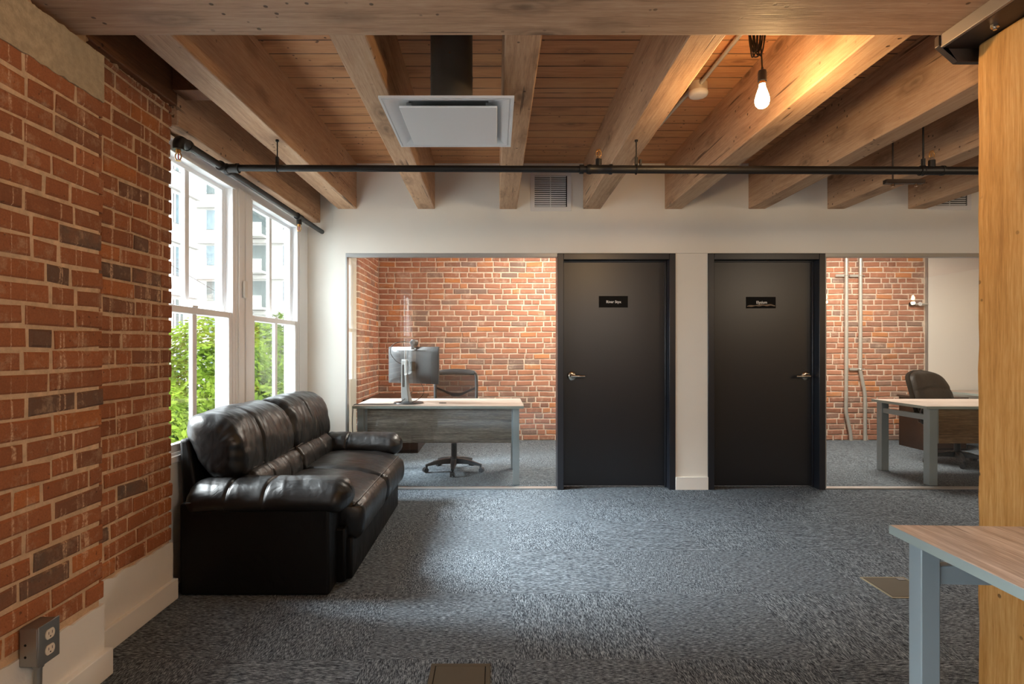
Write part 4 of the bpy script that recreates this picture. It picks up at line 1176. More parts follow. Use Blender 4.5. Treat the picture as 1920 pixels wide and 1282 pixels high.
# ------------------------------------------------------------------ desks
def office_desk(label, loc, w, d, zt, modesty, top_mat, legs=('fl', 'fr', 'bl', 'br'), rz=0.0, bracket=True, hole=None, leg=0.058, group='office desks', rail=False, side=True):
    """local frame: x along the width 0..w, y from the visitor's side 0 to the user's side d"""
    r = thing('desk', label, 'desk', loc, rz, group)
    m = MB(); m.box(0, 0, zt - 0.025, w, d, zt)
    t = m.build('desk_top', M[top_mat], r, None, bevel=0.0015)
    m = MB(); e = 0.0012
    m.box(-e, -e, zt - 0.0255, w + e, 0.0, zt - 0.0008); m.box(-e, d, zt - 0.0255, w + e, d + e, zt - 0.0008)
    m.box(-e, 0, zt - 0.0255, 0.0, d, zt - 0.0008); m.box(w, 0, zt - 0.0255, w + e, d, zt - 0.0008)
    m.build('edge_band', M['desk_edge'], t)
    if hole:
        m = MB(); m.lathe([(0.022, 0.0), (0.036, 0.0), (0.036, 0.003), (0.022, 0.003)], (hole[0], hole[1], zt), 28); m.build('cable_grommet', M['plastic'], t, smooth=40)
    a = 0.04; i0 = 0.02
    pos = {'fl': (a, i0), 'fr': (w - a - leg, i0), 'bl': (a, d - i0 - leg), 'br': (w - a - leg, d - i0 - leg)}
    for k in legs:
        x, y = pos[k]
        m = MB(); m.box(x, y, 0.0, x + leg, y + leg, zt - 0.026); m.build('leg', M['desk_metal'], r, None, bevel=0.003)
    for x in (pos['fl'][0] + 0.012, pos['fr'][0] + 0.012) if side else ():
        m = MB(); m.box(x, i0 + leg, zt - 0.135, x + 0.034, d - i0 - leg, zt - 0.085); m.build('side_rail', M['desk_metal'], r, None, bevel=0.003)
    if rail:
        m = MB(); m.box(pos['fl'][0] + leg, d - i0 - 0.045, zt - 0.146, pos['fr'][0], d - i0 - 0.012, zt - 0.094); m.build('back_rail', M['desk_metal'], r, None, bevel=0.003)
    if modesty:
        x0_, x1_ = pos['fl'][0] + leg + 0.03, pos['fr'][0] - 0.012
        m = MB(); m.box(x0_, i0 + 0.03, zt - 0.345, x1_, i0 + 0.048, zt - 0.026); m.build('modesty_panel', M[modesty], r, None, bevel=0.0015)
        if bracket:
            for (p, q) in ((x0_ - 0.024, x0_), (x1_, x1_ + 0.012)):
                m = MB(); m.box(p, i0 + 0.026, zt - 0.345, q, i0 + 0.052, zt - 0.026); m.build('panel_bracket', M['desk_metal'], r, None, bevel=0.002)
    return r
office_desk('driftwood topped desk with monitor in the left glazed office', (-1.312, 5.165, 0), 1.565, 0.775, 0.725, 'modesty', 'laminate', hole=(0.80, 0.28))
office_desk('driftwood topped desk in the right glazed office', (3.905, 5.135, 0), 1.62, 0.755, 0.725, 'modesty_brown', 'laminate', leg=0.075)
# near desk at the right edge, turned a little
th = math.radians(-2.4)
def rot2(x, y): return (x * math.cos(th) - y * math.sin(th), x * math.sin(th) + y * math.cos(th))
d_ = 0.80; cxy = rot2(0, d_)
near_loc = (1.147 - cxy[0] + 0.0, 1.65 - cxy[1], 0)
office_desk('wood topped desk with grey metal legs beside the timber post', near_loc, 1.55, d_, 0.74, None, 'laminate_y', rz=th, leg=0.052, rail=True, side=False)

# dark pedestal and second worktop in the right office
pd_ = thing('pedestal_cabinet', 'dark stained wooden pedestal against the brick of the right office', 'cabinet', (5.22, 6.9, 0))
og = pd_.location.copy()
MB().box(5.22, 6.92, 0.0, 5.75, 7.34, 0.628).build('cabinet_body', M['dark_wood'], pd_, og, bevel=0.004)
MB().box(5.205, 6.905, 0.628, 5.765, 7.355, 0.652).build('cabinet_top', M['dark_wood'], pd_, og, bevel=0.003)
for i, z in enumerate((0.03, 0.33)):
    dr = MB().box(5.24, 6.902, z, 5.73, 6.92, z + 0.28).build('drawer', M['dark_wood'], pd_, og, bevel=0.003)
    MB().box(5.43, 6.885, z + 0.20, 5.54, 6.902, z + 0.215).build('handle', M['chrome'], dr, og, bevel=0.003)
office_desk('long driftwood worktop along the whiteboard of the right office', (5.90, 6.72, 0), 2.0, 0.88, 0.690, None, 'laminate', leg=0.05)

# ------------------------------------------------------------------ office chairs
def star_base(r, rad=0.30, rot=0.0, hub_z=0.11, gas_top=0.36, mat='plastic'):
    m = MB(); m.lathe([(0.024, 0.075), (0.046, 0.080), (0.048, 0.130), (0.036, 0.142), (0.030, 0.145), (0.030, gas_top - 0.08), (0.022, gas_top - 0.078), (0.022, gas_top)], (0, 0, 0), 24)
    m.build('gas_column', M[mat], r, None, smooth=40)
    for k in range(5):
        a = rot + 2 * PI * k / 5; c, s_ = math.cos(a), math.sin(a)
        n_ = Vector((-s_, c, 0)); e = Vector((c, s_, 0))
        m = MB(); rings = []
        for (t, wv, zt_, zb_) in ((0.03, 0.034, 0.130, 0.075), (0.10, 0.032, 0.128, 0.078), (0.2, 0.026, 0.110, 0.076), (rad - 0.02, 0.020, 0.090, 0.066), (rad + 0.012, 0.016, 0.082, 0.064)):
            rings += [e * t + n_ * wv + Vector((0, 0, zb_)), e * t - n_ * wv + Vector((0, 0, zb_)), e * t - n_ * wv * 0.8 + Vector((0, 0, zt_)), e * t + n_ * wv * 0.8 + Vector((0, 0, zt_))]
        fs = []
        for i in range(4):
            for q in range(4): fs.append((i * 4 + q, i * 4 + (q + 1) % 4, i * 4 + 4 + (q + 1) % 4, i * 4 + 4 + q))
        fs += [(0, 1, 2, 3), (16, 17, 18, 19)]
        m.add(rings, fs)
        lg = m.build('base_leg', M[mat], r, None, bevel=0.004, smooth=45)
        m = MB(); p = e * rad
        m.cyl(p + Vector((0, 0, 0.046)), p + Vector((0, 0, 0.072)), 0.011, n=12)
        tw = rot * 2 + k * 1.3; ax = Vector((math.cos(tw), math.sin(tw), 0)); fwd = Vector((-ax.y, ax.x, 0)) * 0.012
        for sgn in (-1, 1):
            m.cyl(p + fwd + ax * sgn * 0.008 + Vector((0, 0, 0.0255)), p + fwd + ax * sgn * 0.024 + Vector((0, 0, 0.0255)), 0.0255, n=20)
        m.cyl(p + fwd - ax * 0.02 + Vector((0, 0, 0.03)), p + fwd + ax * 0.02 + Vector((0, 0, 0.03)), 0.018, n=14)
        m.build('caster', M[mat], lg, None, smooth=40)

# mesh task chair, facing the viewer (towards -y)
mc = thing('task_chair', 'black mesh back task chair behind the left office desk', 'office chair', (-0.43, 5.80, 0), 0.0)
star_base(mc, 0.285, rot=-PI / 2 + 0.02)
m = MB(); m.box(-0.075, -0.06, 0.352, 0.075, 0.10, 0.395); m.lathe([(0.03, 0.335), (0.062, 0.352), (0.03, 0.354)], (0, 0, 0), 20); m.build('seat_mechanism', M['plastic'], mc, None, bevel=0.006)
prof = [(-0.25, 0.405), (-0.255, 0.44), (-0.22, 0.468), (0.0, 0.472), (0.20, 0.468), (0.24, 0.44), (0.235, 0.41), (0.0, 0.398)]
pillow(prof, -0.245, 0.245, ny=14, r=0.05, fold=0.0, axis='x').build('seat', M['plastic'], mc, None, smooth=80)
m = MB(); m.tube(spline([(0, 0.05, 0.375), (0, 0.22, 0.38), (0, 0.285, 0.44), (0, 0.30, 0.56), (0, 0.30, 0.66)], 5), 0.022, 12); m.build('back_stem', M['plastic'], mc, None, smooth=60)
def bk(u, z): # curved back surface
    return Vector((u, 0.245 + 0.10 * (z - 0.5) + 0.04 * (1 - (u / 0.23) ** 2), z))
fr = [(-0.205, 0.56), (-0.220, 0.72), (-0.222, 0.88), (-0.213, 0.965), (-0.185, 0.995), (-0.10, 1.008), (0.0, 1.012), (0.10, 1.008), (0.185, 0.995), (0.213, 0.965), (0.222, 0.88), (0.220, 0.72), (0.205, 0.56), (0.12, 0.545), (0.0, 0.54), (-0.12, 0.545)]
loop = [bk(p.x, p.y) for p in cspline(fr, 5)]; loop.append(loop[0])
m = MB(); m.tube(loop, 0.0165, 10, cap=False)
hb = [bk(-0.2 + 0.4 * i / 10, 0.985 + 0.008 * math.sin(PI * i / 10)) for i in range(11)]
m.tube(hb, 0.026, 10); m.build('back_frame', M['grey_plastic'], mc, None, smooth=60)
m = MB(); nu, nz = 16, 16; vs = []; fs = []
for j in range(nz + 1):
    for i in range(nu + 1):
        z = 0.55 + 0.45 * j / nz; wu = 0.205 + 0.016 * math.sin(PI * j / nz)
        vs.append(bk(-wu + 2 * wu * i / nu, z))
for j in range(nz):
    for i in range(nu): fs.append((j * (nu + 1) + i, j * (nu + 1) + i + 1, (j + 1) * (nu + 1) + i + 1, (j + 1) * (nu + 1) + i))
m.add(vs, fs); m.build('mesh_back', M['mesh'], mc, None, smooth=60)
m = MB()
for sg in (-1, 1):
    m.tube(spline([bk(sg * 0.21, 0.825) + Vector((0, 0.02, 0)), bk(sg * 0.12, 0.785) + Vector((0, 0.03, 0)), bk(sg * 0.05, 0.755) + Vector((0, 0.03, 0)), bk(0, 0.75) + Vector((0, 0.03, 0))], 5), [0.012] * 6 + [0.016] * 5 + [0.022] * 5, 10)
m.build('lumbar_support', M['grey_plastic'], mc, None, smooth=60)
for sg in (-1, 1):
    m = MB(); m.tube(spline([(sg * 0.20, 0.06, 0.40), (sg * 0.27, 0.05, 0.43), (sg * 0.285, 0.03, 0.55), (sg * 0.285, 0.0, 0.64)], 5), 0.016, 10)
    m.box(sg * 0.285 - 0.035, -0.13, 0.64, sg * 0.285 + 0.035, 0.11, 0.668); m.build('armrest', M['plastic'], mc, None, bevel=0.008, smooth=50)

# leather executive chair turned to the right
ec = thing('executive_chair', 'black padded leather chair behind the right office desk', 'office chair', (5.00, 6.14, 0), math.radians(20))
star_base(ec, 0.31, rot=math.radians(150))
m = MB(); m.box(-0.11, -0.10, 0.36, 0.11, 0.12, 0.405); m.build('seat_mechanism', M['plastic'], ec, None, bevel=0.006)
prof = [(-0.27, 0.42), (-0.285, 0.47), (-0.22, 0.51), (0.0, 0.52), (0.22, 0.515), (0.26, 0.47), (0.25, 0.42), (0.0, 0.405)]
pillow(prof, -0.27, 0.27, ny=16, r=0.06, fold=0.006, axis='x', seed=3).build('seat', M['leather_chair'], ec, None, smooth=80, sub=1)
def back_slab(y_off, thick, wtop, z0, z1, seed, tuft=None):
    nz, nu = 26, 20; fr_ = []; bk_ = []
    for j in range(nz + 1):
        t = j / nz; z = z0 + (z1 - z0) * t
        # rounded shield outline
        w = (0.235 + 0.035 * math.sin(PI * min(1, t * 1.15))) * wtop
        if t > 0.80: w *= math.sqrt(max(0.0, 1 - ((t - 0.80) / 0.20) ** 2 * 0.93)) 
        for i in range(nu + 1):
            u = -1 + 2 * i / nu
            x = u * w
            e = max(0.0, 1 - abs(u) ** 4) ** 0.5 * max(0.0, 1 - abs(2 * t - 1) ** 8) ** 0.5
            lean = 0.16 * t * t
            y = y_off + lean + 0.03 * u * u * -1
            yf = y - thick * e
            if tuft:
                yf += 0.022 * math.exp(-((t - 0.60 - 0.03 * math.cos(u * 3)) / 0.025) ** 2) * e
                yf += 0.007 * e * math.sin(u * 30) * math.exp(-((t - 0.54) / 0.07) ** 2)
                yf += 0.016 * math.exp(-((abs(u) - 0.78) / 0.05) ** 2) * e
                yf += 0.004 * noise.noise(Vector((u * 4, t * 7, seed)))
            fr_.append(Vector((x, yf, z))); bk_.append(Vector((x, y + thick * 0.55 * e, z)))
    m = MB(); n1 = nu + 1
    vs = fr_ + bk_; fs = []; N0 = len(fr_)
    for j in range(nz):
        for i in range(nu):
            a = j * n1 + i
            fs.append((a, a + 1, a + n1 + 1, a + n1)); fs.append((N0 + a, N0 + a + n1, N0 + a + n1 + 1, N0 + a + 1))
    m.add(vs, fs); return m
back_slab(0.235, 0.075, 1.14, 0.50, 0.992, 2.0, True).build('backrest', M['leather_chair'], ec, None, smooth=80, sub=1)
back_slab(0.285, 0.035, 1.18, 0.48, 1.0, 5.0).build('back_shell', M['leather_chair'], ec, None, smooth=80, sub=1)
for sg in (-1, 1):
    m = MB(); m.tube(spline([(sg * 0.24, 0.16, 0.42), (sg * 0.31, 0.16, 0.45), (sg * 0.32, 0.15, 0.58), (sg * 0.32, 0.05, 0.64), (sg * 0.32, -0.12, 0.635), (sg * 0.315, -0.17, 0.57), (sg * 0.27, -0.14, 0.42)], 6), 0.018, 10)
    m.build('armrest', M['plastic'], ec, None, smooth=60)
m = MB(); m.tube(spline([(0, 0.08, 0.39), (0, 0.24, 0.40), (0, 0.31, 0.50), (0, 0.35, 0.70)], 5), 0.026, 12); m.build('back_stem', M['plastic'], ec, None, smooth=60)

# ------------------------------------------------------------------ on the left office desk
ZT = 0.7255
mo = thing('monitor', 'flat screen monitor seen from behind on a silver stand', 'monitor', (px(766, 5.42), 5.42, ZT), math.radians(-27))
# local: x right, y towards the user (away from the viewer)
m = MB(); m.box(-0.292, 0.070, 0.185, 0.292, 0.090, 0.540); m.build('screen_bezel', M['plastic'], mo, None, bevel=0.003)
MB().box(-0.284, 0.0895, 0.195, 0.284, 0.0912, 0.532).build('screen', M['sign'], mo, None)
m = MB(); n1 = 14; vs = []; fs = []
for j in range(n1 + 1):
    for i in range(n1 + 1):
        u = -1 + 2 * i / n1; v = -1 + 2 * j / n1
        dpt = 0.030 * (1 - abs(u) ** 5) * (1 - abs(v) ** 5)
        vs.append(Vector((u * 0.2905, 0.070 - dpt, 0.3625 + v * 0.1765)))
for j in range(n1):
    for i in range(n1): a = j * (n1 + 1) + i; fs.append((a, a + 1, a + n1 + 2, a + n1 + 1))
m.add(vs, fs); rs = m.build('rear_shell', M['grey_plastic'], mo, None, smooth=60)
m = MB(); m.box(-0.17, 0.0375, 0.500, 0.17, 0.0412, 0.506); m.build('air_slot', M['black'], rs, None, bevel=0.001)
MB().box(-0.13, 0.036, 0.20, -0.07, 0.042, 0.27).build('port_recess', M['black'], rs, None, bevel=0.001)
m = MB(); m.lathe([(0.001, 0), (0.14, 0), (0.142, 0.006), (0.138, 0.012), (0.001, 0.014)], (0, 0.0, 0.0), 40); tag(m.build('stand_foot', M['grey_plastic'], mo, None, smooth=40), 'round dark stand foot')
m = MB(); rings = []
for (z, w, d0, d1) in ((0.012, 0.045, -0.055, 0.005), (0.06, 0.042, -0.062, -0.012), (0.14, 0.035, -0.072, -0.030), (0.28, 0.031, -0.075, -0.040), (0.42, 0.030, -0.075, -0.045)):
    rings += [Vector((-w, d0, z)), Vector((w, d0, z)), Vector((w, d1, z)), Vector((-w, d1, z))]
fs = [(3, 2, 1, 0), (16, 17, 18, 19)]
for i in range(4):
    for q in range(4): fs.append((i * 4 + q, i * 4 + (q + 1) % 4, i * 4 + 4 + (q + 1) % 4, i * 4 + 4 + q))
m.add(rings, fs); nk = m.build('stand_column', M['silver'], mo, None, bevel=0.006, smooth=45)
m = MB(); m.prism([(0.012 * math.cos(t) , 0.265 + 0.095 * (1 if math.sin(t) > 0 else -1) + 0.012 * math.sin(t)) for t in [2 * PI * k / 20 for k in range(20)]], -0.0768, -0.074, lambda a, b_, d: Vector((a - 0.006, d, b_))); m.build('cable_slot', M['black'], nk, None)
MB().box(-0.045, -0.045, 0.31, 0.045, 0.045, 0.40).build('mount_arm', M['plastic'], mo, None, bevel=0.006)
# webcam clipped on the top edge of the screen
rz27 = Matrix.Rotation(math.radians(-27), 3, 'Z')
wcl = Vector(mo.location) + rz27 @ Vector((0.02, 0.066, 0.5445))
wc = thing('webcam', 'small round webcam perched on top of the monitor', 'webcam', wcl, math.radians(-27))
m = MB(); m.cyl((0, -0.028, 0.036), (0, 0.030, 0.036), 0.031, n=28); m.build('camera_body', M['grey_plastic'], wc, None, bevel=0.005, smooth=40)
m = MB(); m.cyl((0, 0.029, 0.036), (0, 0.036, 0.036), 0.018, n=24); m.build('lens', M['black'], wc, None)
m = MB(); m.box(-0.018, -0.018, -0.0015, 0.018, 0.03, 0.008); m.box(-0.018, -0.0285, -0.03, 0.018, -0.0245, 0.008); m.build('clip', M['plastic'], wc, None, bevel=0.002)
m = MB(); base = wcl
pts = [base + Vector((-0.01, -0.03, 0.032)), base + Vector((-0.10, -0.045, 0.045)), base + Vector((-0.20, -0.03, 0.015)), base + Vector((-0.225, -0.03, -0.06)), base + Vector((-0.17, -0.04, -0.14)), base + Vector((-0.10, -0.055, -0.175))]
m.tube(spline([p - base for p in pts], 7), 0.0033, 8)
# stored in the webcam's own turned frame
for v in m.v: v.xy = (rz27.inverted() @ Vector((v.x, v.y, 0))).xy
m.build('camera_cable', M['cable'], wc, None, smooth=60)
# power cable over the desk edge
m = MB()
xL = -1.312
pts = [(-0.80, 5.40, ZT + 0.11), (-0.86, 5.37, ZT + 0.05), (-0.93, 5.33, ZT + 0.006), (-1.05, 5.28, ZT + 0.005), (-1.18, 5.285, ZT + 0.005), (-1.27, 5.262, ZT + 0.006), (-1.312, 5.235, ZT + 0.002), (-1.3195, 5.222, ZT - 0.04), (-1.322, 5.215, ZT - 0.20), (-1.305, 5.212, ZT - 0.45), (-1.30, 5.25, 0.006), (-1.36, 5.45, 0.005), (-1.45, 5.7, 0.005)]
m.tube(spline(pts, 7), 0.0042, 8)
def to_mon(m):
    for i, v in enumerate(m.v): m.v[i] = rz27.inverted() @ (v - Vector(mo.location))
    return m
tag(to_mon(m).build('power_cable', M['cable'], mo, None, smooth=60), 'thin black power cable trailing over the desk edge')
m = MB()
pts = [(-0.72, 5.45, 0.98), (-0.70, 5.42, 0.93), (-0.64, 5.40, 0.905), (-0.58, 5.42, 0.93), (-0.57, 5.44, 0.99)]
pts2 = [(-0.74, 5.44, 0.95), (-0.69, 5.40, 0.86), (-0.71, 5.38, 0.79), (-0.80, 5.37, ZT + 0.012), (-0.87, 5.42, ZT + 0.006), (-0.95, 5.50, ZT + 0.006)]
m.tube(spline(pts2, 6), 0.0030, 8)
to_mon(m).build('signal_cable', M['cable'], mo, None, smooth=60)
# dark shelf / low cabinet behind the desk corner
lc = thing('low_cabinet', 'low dark wooden cabinet in the back corner of the left office', 'cabinet', (-1.33, 7.2, 0))
og = lc.location.copy()
MB().box(-1.57, 6.75, 0.0, -0.93, 7.68, 0.615).build('cabinet_body', M['dark_wood'], lc, og, bevel=0.004)
MB().box(-1.58, 6.73, 0.615, -0.91, 7.685, 0.640).build('cabinet_top', M['dark_wood'], lc, og, bevel=0.003)
for k in range(2):
    dr = MB().box(-1.56 + 0.315 * k, 6.735, 0.04, -1.255 + 0.315 * k, 6.75, 0.60).build('cabinet_door', M['dark_wood'], lc, og, bevel=0.003)
    MB().box(-1.275 + 0.03 * k, 6.722, 0.30, -1.265 + 0.03 * k, 6.735, 0.40).build('handle', M['chrome'], dr, og)

# ------------------------------------------------------------------ conduits on the far brick wall
YC = 7.655
def conduit(pts, label, straps):
    r = thing('wall_conduit', label, 'conduit', (pts[0][0], YC, 0), group='metal conduits on the office brick')
    og = r.location.copy()
    MB().tube(spline(pts, 6), 0.023, 18).build('conduit_pipe', M['galv'], r, og, smooth=60)
    for (x, z) in straps:
        m = MB(); m.box(x - 0.135, YC + 0.012, z - 0.016, x + 0.035, YC + 0.036, z + 0.016)
        m.tube([(x + 0.026 * math.cos(a), YC + 0.026 * math.sin(a), z) for a in [2 * PI * k / 20 for k in range(21)]], 0.006, 8, cap=False)
        m.cyl((x + 0.045, YC + 0.01, z), (x + 0.06, YC + 0.01, z), 0.008, n=8)
        m.build('strap', M['galv'], r, og)
def cpt(p, q): return (px(p, YC), YC, pz(q, YC))
conduit([(px(1587, YC), YC, 2.885), cpt(1587, 640), cpt(1586.5, 745), cpt(1586.5, 772), cpt(1590, 790), cpt(1594.5, 812), (px(1595.5, YC), YC, 0.002)], 'steel conduit on brick nearest the Elysium door', [(px(1587, YC), pz(516, YC))])
conduit([(px(1613.5, YC), YC, 2.885), cpt(1613.5, 600), cpt(1613, 680), cpt(1613, 694), cpt(1617, 715), cpt(1621.5, 738), cpt(1622, 760), (px(1622, YC), YC, 0.002)], 'steel conduit on brick, second from the Elysium door', [(px(1613.5, YC), pz(516.5, YC)), (px(1613, YC), pz(692, YC))])
vl = thing('wall_valve', 'small pipe stub with valve beside the whiteboard edge', 'valve', (px(1731, 7.66), 7.66, pz(570, 7.66)))
m = MB(); m.cyl((-0.10, 0, 0), (0.06, 0, 0), 0.014, n=14); m.cyl((-0.05, 0, 0), (-0.05, 0.038, 0), 0.012, n=12); m.build('stub_pipe', M['galv'], vl, None, smooth=50)
m = MB(); m.cyl((-0.06, -0.02, 0.0), (-0.06, -0.03, 0.0), 0.026, n=18); m.cyl((-0.06, -0.03, 0.0), (-0.06, 0.0, 0.0), 0.006, n=10); m.build('valve_wheel', M['diffuser'], vl, None, smooth=50)
m = MB(); m.box(-0.17, 0.006, -0.022, -0.10, 0.036, 0.022); m.build('wall_bracket', M['plastic'], vl, None)

# ------------------------------------------------------------------ floor boxes, receptacle
def floor_box(label, x0, y0, x1, y1, rim, hinge):
    r = thing('floor_box', label, 'floor outlet box', ((x0 + x1) / 2, (y0 + y1) / 2, 0), group='carpet floor boxes')
    og = r.location.copy(); w = 0.018 if rim == 'floorbox' else 0.008
    m = MB(); m.box(x0, y0, 0, x1, y0 + w, 0.006); m.box(x0, y1 - w, 0, x1, y1, 0.006); m.box(x0, y0 + w, 0, x0 + w, y1 - w, 0.006); m.box(x1 - w, y0 + w, 0, x1, y1 - w, 0.006)
    m.build('box_rim', M[rim], r, og, bevel=0.002)
    MB().box(x0 + w * 0.8, y0 + w * 0.8, 0.0, x1 - w * 0.8, y1 - w * 0.8, 0.0022).build('gasket', M['black'], r, og)
    MB().box(x0 + w + 0.003, y0 + w + 0.003, 0.0022, x1 - w - 0.003, y1 - w - 0.003, 0.0065).build('box_lid', M['floorbox'], r, og, bevel=0.001)
    if hinge: MB().box(x1 - 0.06, y1 - 0.05, 0.0062, x1 - 0.02, y1 - 0.02, 0.0085).build('cable_flap', M['plastic'], r, og)
floor_box('bronze floor box in the carpet at the bottom centre', -0.256, 2.00, -0.022, 2.244, 'floorbox', False)
floor_box('bronze floor box with pale rim beyond the near desk leg', 1.985, 2.836, 2.225, 3.093, 'floorbox_rim', True)

eb = thing('wall_receptacle', 'grey metal double socket box at the foot of the pilaster', 'power outlet', (-1.502, 1.835, 0.31))
# local: x out of the wall, y along the wall, z up
m = MB(); m.box(0, -0.052, -0.062, 0.058, 0.033, 0.060)
bx_ = m.build('steel_box', M['elecbox'], eb, None, bevel=0.003)
m = MB()
for z in (-0.03, 0.008): m.cyl((0.02, -0.0525, z), (0.02, -0.0515, z), 0.004, n=12)
m.build('knockout_hole', M['black'], bx_, None)
cp = MB().box(0.058, -0.053, -0.064, 0.063, 0.034, 0.064).build('cover_plate', M['elecbox'], eb, None, bevel=0.002)
for zc in (-0.025, 0.025):
    m = MB(); poly = []
    for k in range(28):
        a = 2 * PI * k / 28; y = 0.019 * math.cos(a); z = max(-0.0155, min(0.0155, 0.019 * math.sin(a))); poly.append((y - 0.0095, z + zc))
    m.prism(poly, 0.063, 0.0665, lambda a, b_, d: Vector((d, a, b_)))
    so = m.build('socket_face', M['ivory'], cp, None, bevel=0.0006)
    m = MB()
    for yy in (-0.007, 0.007): m.box(0.0663, -0.0095 + yy - 0.001, zc - 0.001, 0.0668, -0.0095 + yy + 0.001, zc + 0.008)
    m.cyl((0.0663, -0.0095, zc - 0.008), (0.0668, -0.0095, zc - 0.008), 0.0025, n=10)
    m.build('slot', M['black'], cp, None)
m = MB(); m.tube(spline([(0.026, -0.008, -0.064), (0.026, -0.010, -0.12), (0.030, -0.016, -0.18), (0.045, -0.02, -0.24), (0.05, -0.02, -0.305)], 6), 0.0115, 14)
m.tube([(0.026, -0.008, -0.062), (0.026, -0.008, -0.084)], 0.0155, 14); m.build('feed_conduit', M['elecbox'], eb, None, smooth=50)

# ------------------------------------------------------------------ bulbs mirrored in the right office glass
def far_bulb(x, y, label):
    r = thing('pendant_bulb', label, 'pendant lamp', (x, y, 2.28), group='bare bulbs behind the viewer')
    MB().lathe([(0.0006, 0), (0.020, 0.006), (0.0318, 0.030), (0.027, 0.062), (0.0135, 0.108)], (0, 0, 0), 20).build('bulb', M['bulb'], r, None, smooth=60)
    MB().lathe([(0.014, 0.108), (0.0195, 0.112), (0.0195, 0.16), (0.005, 0.18)], (0, 0, 0), 16).build('socket', M['plastic'], r, None, smooth=40)
    MB().cyl((0, 0, 0.18), (0, 0, 0.606), 0.0035, n=8).build('cord', M['cable'], r, None)
    l = bpy.data.lights.new('bulb_light', 'POINT'); l.energy = 11; l.color = (1.0, 0.66, 0.32); l.shadow_soft_size = 0.033
    q = bpy.data.objects.new('bulb_light', l); q.location = (x, y, 2.22); C.objects.link(q)
far_bulb(6.95, -1.84, 'lit bulb mirrored in the right office glass next to the door')
far_bulb(8.98, -2.10, 'lit bulb mirrored in the right office glass near the whiteboard')

# ------------------------------------------------------------------ outside the windows
solo(MB().box(-120, -60, -4.3, -2.2, 160, -4.2), 'street_ground', 'street surface far below the windows', 'street', M['asphalt'], kind='structure', smooth=0)
def apartment(label, name, face, origin, width, height, depth, mat, floors, bays, balcony):
    """facade along local +x, looking to local -y"""
    r = thing(name, label, 'building', origin, face)
    MB().box(0, 0, 0, width, depth, height).build('facade', M[mat], r, None, smooth=0)
    fh = height / floors; bw = width / bays
    for i in range(floors):
        m = MB(); m.box(-0.05, -0.25, i * fh + fh - 0.35, width + 0.05, 0.0, i * fh + fh - 0.05); m.build('floor_band', M[mat], r, None, smooth=0)
        for k in range(bays):
            x = k * bw
            m = MB(); m.box(x + bw * 0.14, -0.06, i * fh + 0.75, x + bw * 0.46, 0.02, i * fh + fh - 0.55); w_ = m.build('window', M['far_dark'] if (k + i) % 3 == 0 else M['far_glass'], r, None, smooth=0)
            m = MB()
            for q in range(3): m.box(x + bw * (0.14 + 0.16 * q) - 0.04, -0.09, i * fh + 0.75, x + bw * (0.14 + 0.16 * q) + 0.04, -0.05, i * fh + fh - 0.55)
            m.build('window_mullion', M['vinyl'], w_, None, smooth=0)
            if balcony:
                m = MB(); m.box(x + bw * 0.55, -0.04, i * fh + 0.2, x + bw * 0.92, 0.02, i * fh + fh - 0.5); m.build('recess', M['far_dark'], r, None, smooth=0)
                m = MB(); m.box(x + bw * 0.52, -1.3, i * fh, x + bw * 0.95, 0.0, i * fh + 0.18)
                m.box(x + bw * 0.52, -1.3, i * fh + 0.18, x + bw * 0.95, -1.25, i * fh + 1.05); m.build('balcony', M[mat], r, None, smooth=0)
    return r
apartment('pale apartment block with balconies facing the windows', 'apartment_building', 0.0, (-23.6, 44.5, -4.2), 18, 19.6, 8, 'facade', 7, 3, True)
apartment('pale stone building nearer along the street edge of the left view', 'corner_building', PI / 2, (-17.6, 11.2, -4.2), 22.1, 26.0, 6, 'facade_pink', 9, 8, False)

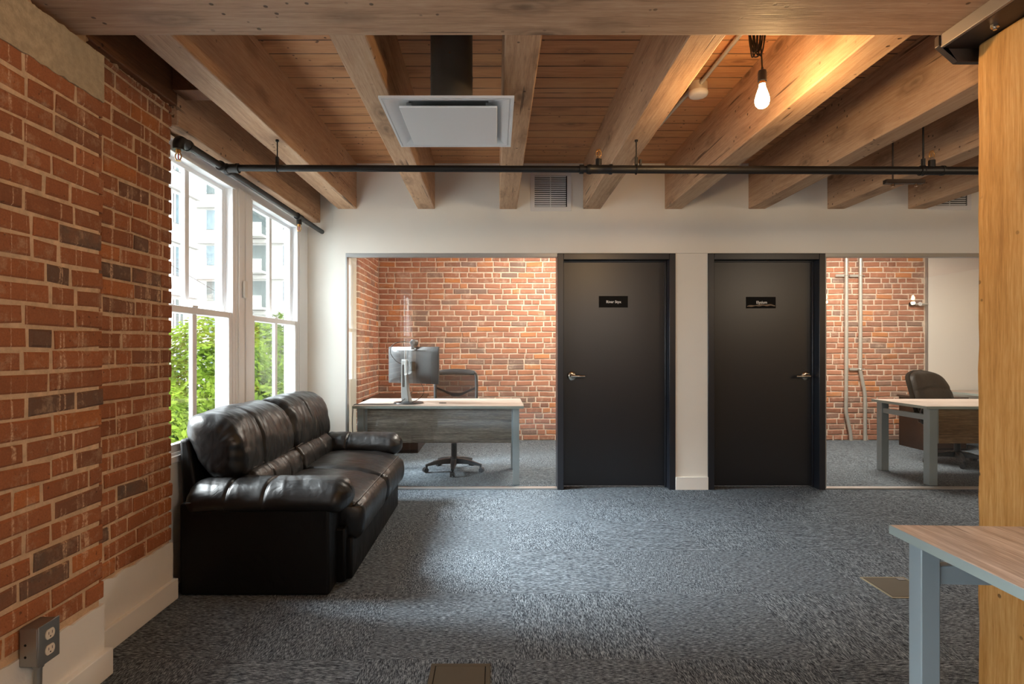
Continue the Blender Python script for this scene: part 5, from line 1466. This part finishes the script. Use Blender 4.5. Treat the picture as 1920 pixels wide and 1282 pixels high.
def leafy_tree(label, base, crown, seed, count=5200, size=0.10):
    """crown: list of (centre, radii)"""
    r = thing('leafy_tree', label, 'tree', base, group='green trees outside the windows')
    og = r.location.copy(); rd = random.Random(seed)
    m = MB()
    tot = sum(a[1][0] * a[1][1] * a[1][2] for a in crown)
    for (c, rr) in crown:
        for _ in range(int(count * rr[0] * rr[1] * rr[2] / tot)):
            while True:
                p = Vector((rd.uniform(-1, 1), rd.uniform(-1, 1), rd.uniform(-1, 1)))
                if 0.25 < p.length < 1: break
            p = p.normalized() * (p.length ** 0.4)
            p = p * (1 + 0.25 * noise.noise(p * 2.5 + Vector((seed, 0, 0))))
            q = Vector(c) + Vector((p.x * rr[0], p.y * rr[1], p.z * rr[2]))
            nrm = (p + Vector((rd.uniform(-.6, .6), rd.uniform(-.6, .6), rd.uniform(0.1, 1.2)))).normalized()
            t = nrm.cross(Vector((rd.uniform(-1, 1), rd.uniform(-1, 1), rd.uniform(-.4, .1)))).normalized(); b_ = nrm.cross(t)
            s_ = size * rd.uniform(0.6, 1.25)
            vs = [q - t * s_ * 0.5, q - b_ * s_ * 0.32 + t * s_ * 0.02 - nrm * s_ * 0.06, q + t * s_ * 0.62 - nrm * s_ * 0.12, q + b_ * s_ * 0.32 + t * s_ * 0.02 - nrm * s_ * 0.06]
            c_ = min(1, max(0, 0.5 + 0.45 * noise.noise(q * 0.9) + rd.uniform(-0.3, 0.3)))
            m.add(vs, [(0, 1, 2), (0, 2, 3)], (c_, rd.random(), rd.random()))
    cr = m.build('crown', M['leaf'], r, og, smooth=0); cr['kind'] = 'stuff'
    bx, by, bz = base
    m = MB(); m.tube(spline([(bx, by, bz), (bx + 0.05, by, bz + 1.2), crown[0][0]], 5), [0.16 - 0.011 * i for i in range(11)], 10)
    for i in range(6):
        c, rr = crown[i % len(crown)]
        m.tube([(bx + 0.05, by, bz + 1.3), (bx + rd.uniform(-.5, .5), by + rd.uniform(-.5, .5), bz + 2.4), Vector(c) + Vector((rd.uniform(-.6, .6) * rr[0], rd.uniform(-.6, .6) * rr[1], rd.uniform(-.2, .6) * rr[2]))], [0.07, 0.045, 0.012], 7)
    m.build('trunk', M['bark'], r, og, smooth=60)
leafy_tree('bright green tree filling the lower sashes of the near window', (-5.3, 10.5, -4.2), [((-5.35, 10.5, 0.45), (1.05, 1.3, 1.35)), ((-5.2, 10.2, -0.9), (1.2, 1.4, 1.1)), ((-4.6, 10.9, -0.3), (1.0, 1.1, 1.3))], 3, 26000, 0.11)
leafy_tree('bright green tree seen through the far window', (-6.0, 15.6, -4.2), [((-6.1, 15.6, 0.6), (1.5, 1.6, 1.55)), ((-5.8, 15.2, -1.2), (1.6, 1.7, 1.3))], 8, 20000, 0.135)
leafy_tree('low bright green tree next to the brick pier edge of the view', (-4.5, 7.6, -4.2), [((-4.55, 7.6, -0.15), (0.75, 0.8, 0.85)), ((-4.4, 7.4, -1.1), (0.9, 0.9, 0.9))], 15, 14000, 0.095)
# overhead street wires
for i, (z0, z1) in enumerate(((5.4, 3.9), (3.7, 2.3))):
    m = MB(); m.tube(spline([(-11.5, 14, z0), (-15.1, 29.2, (z0 + z1) / 2 - 0.1), (-18.36, 42.9, z1)], 6), 0.014, 6)
    solo(m, 'street_wire', 'thin wire crossing the view outside, %s' % ('upper one' if i == 0 else 'lower one'), 'wire', M['cable'], 'street wires')
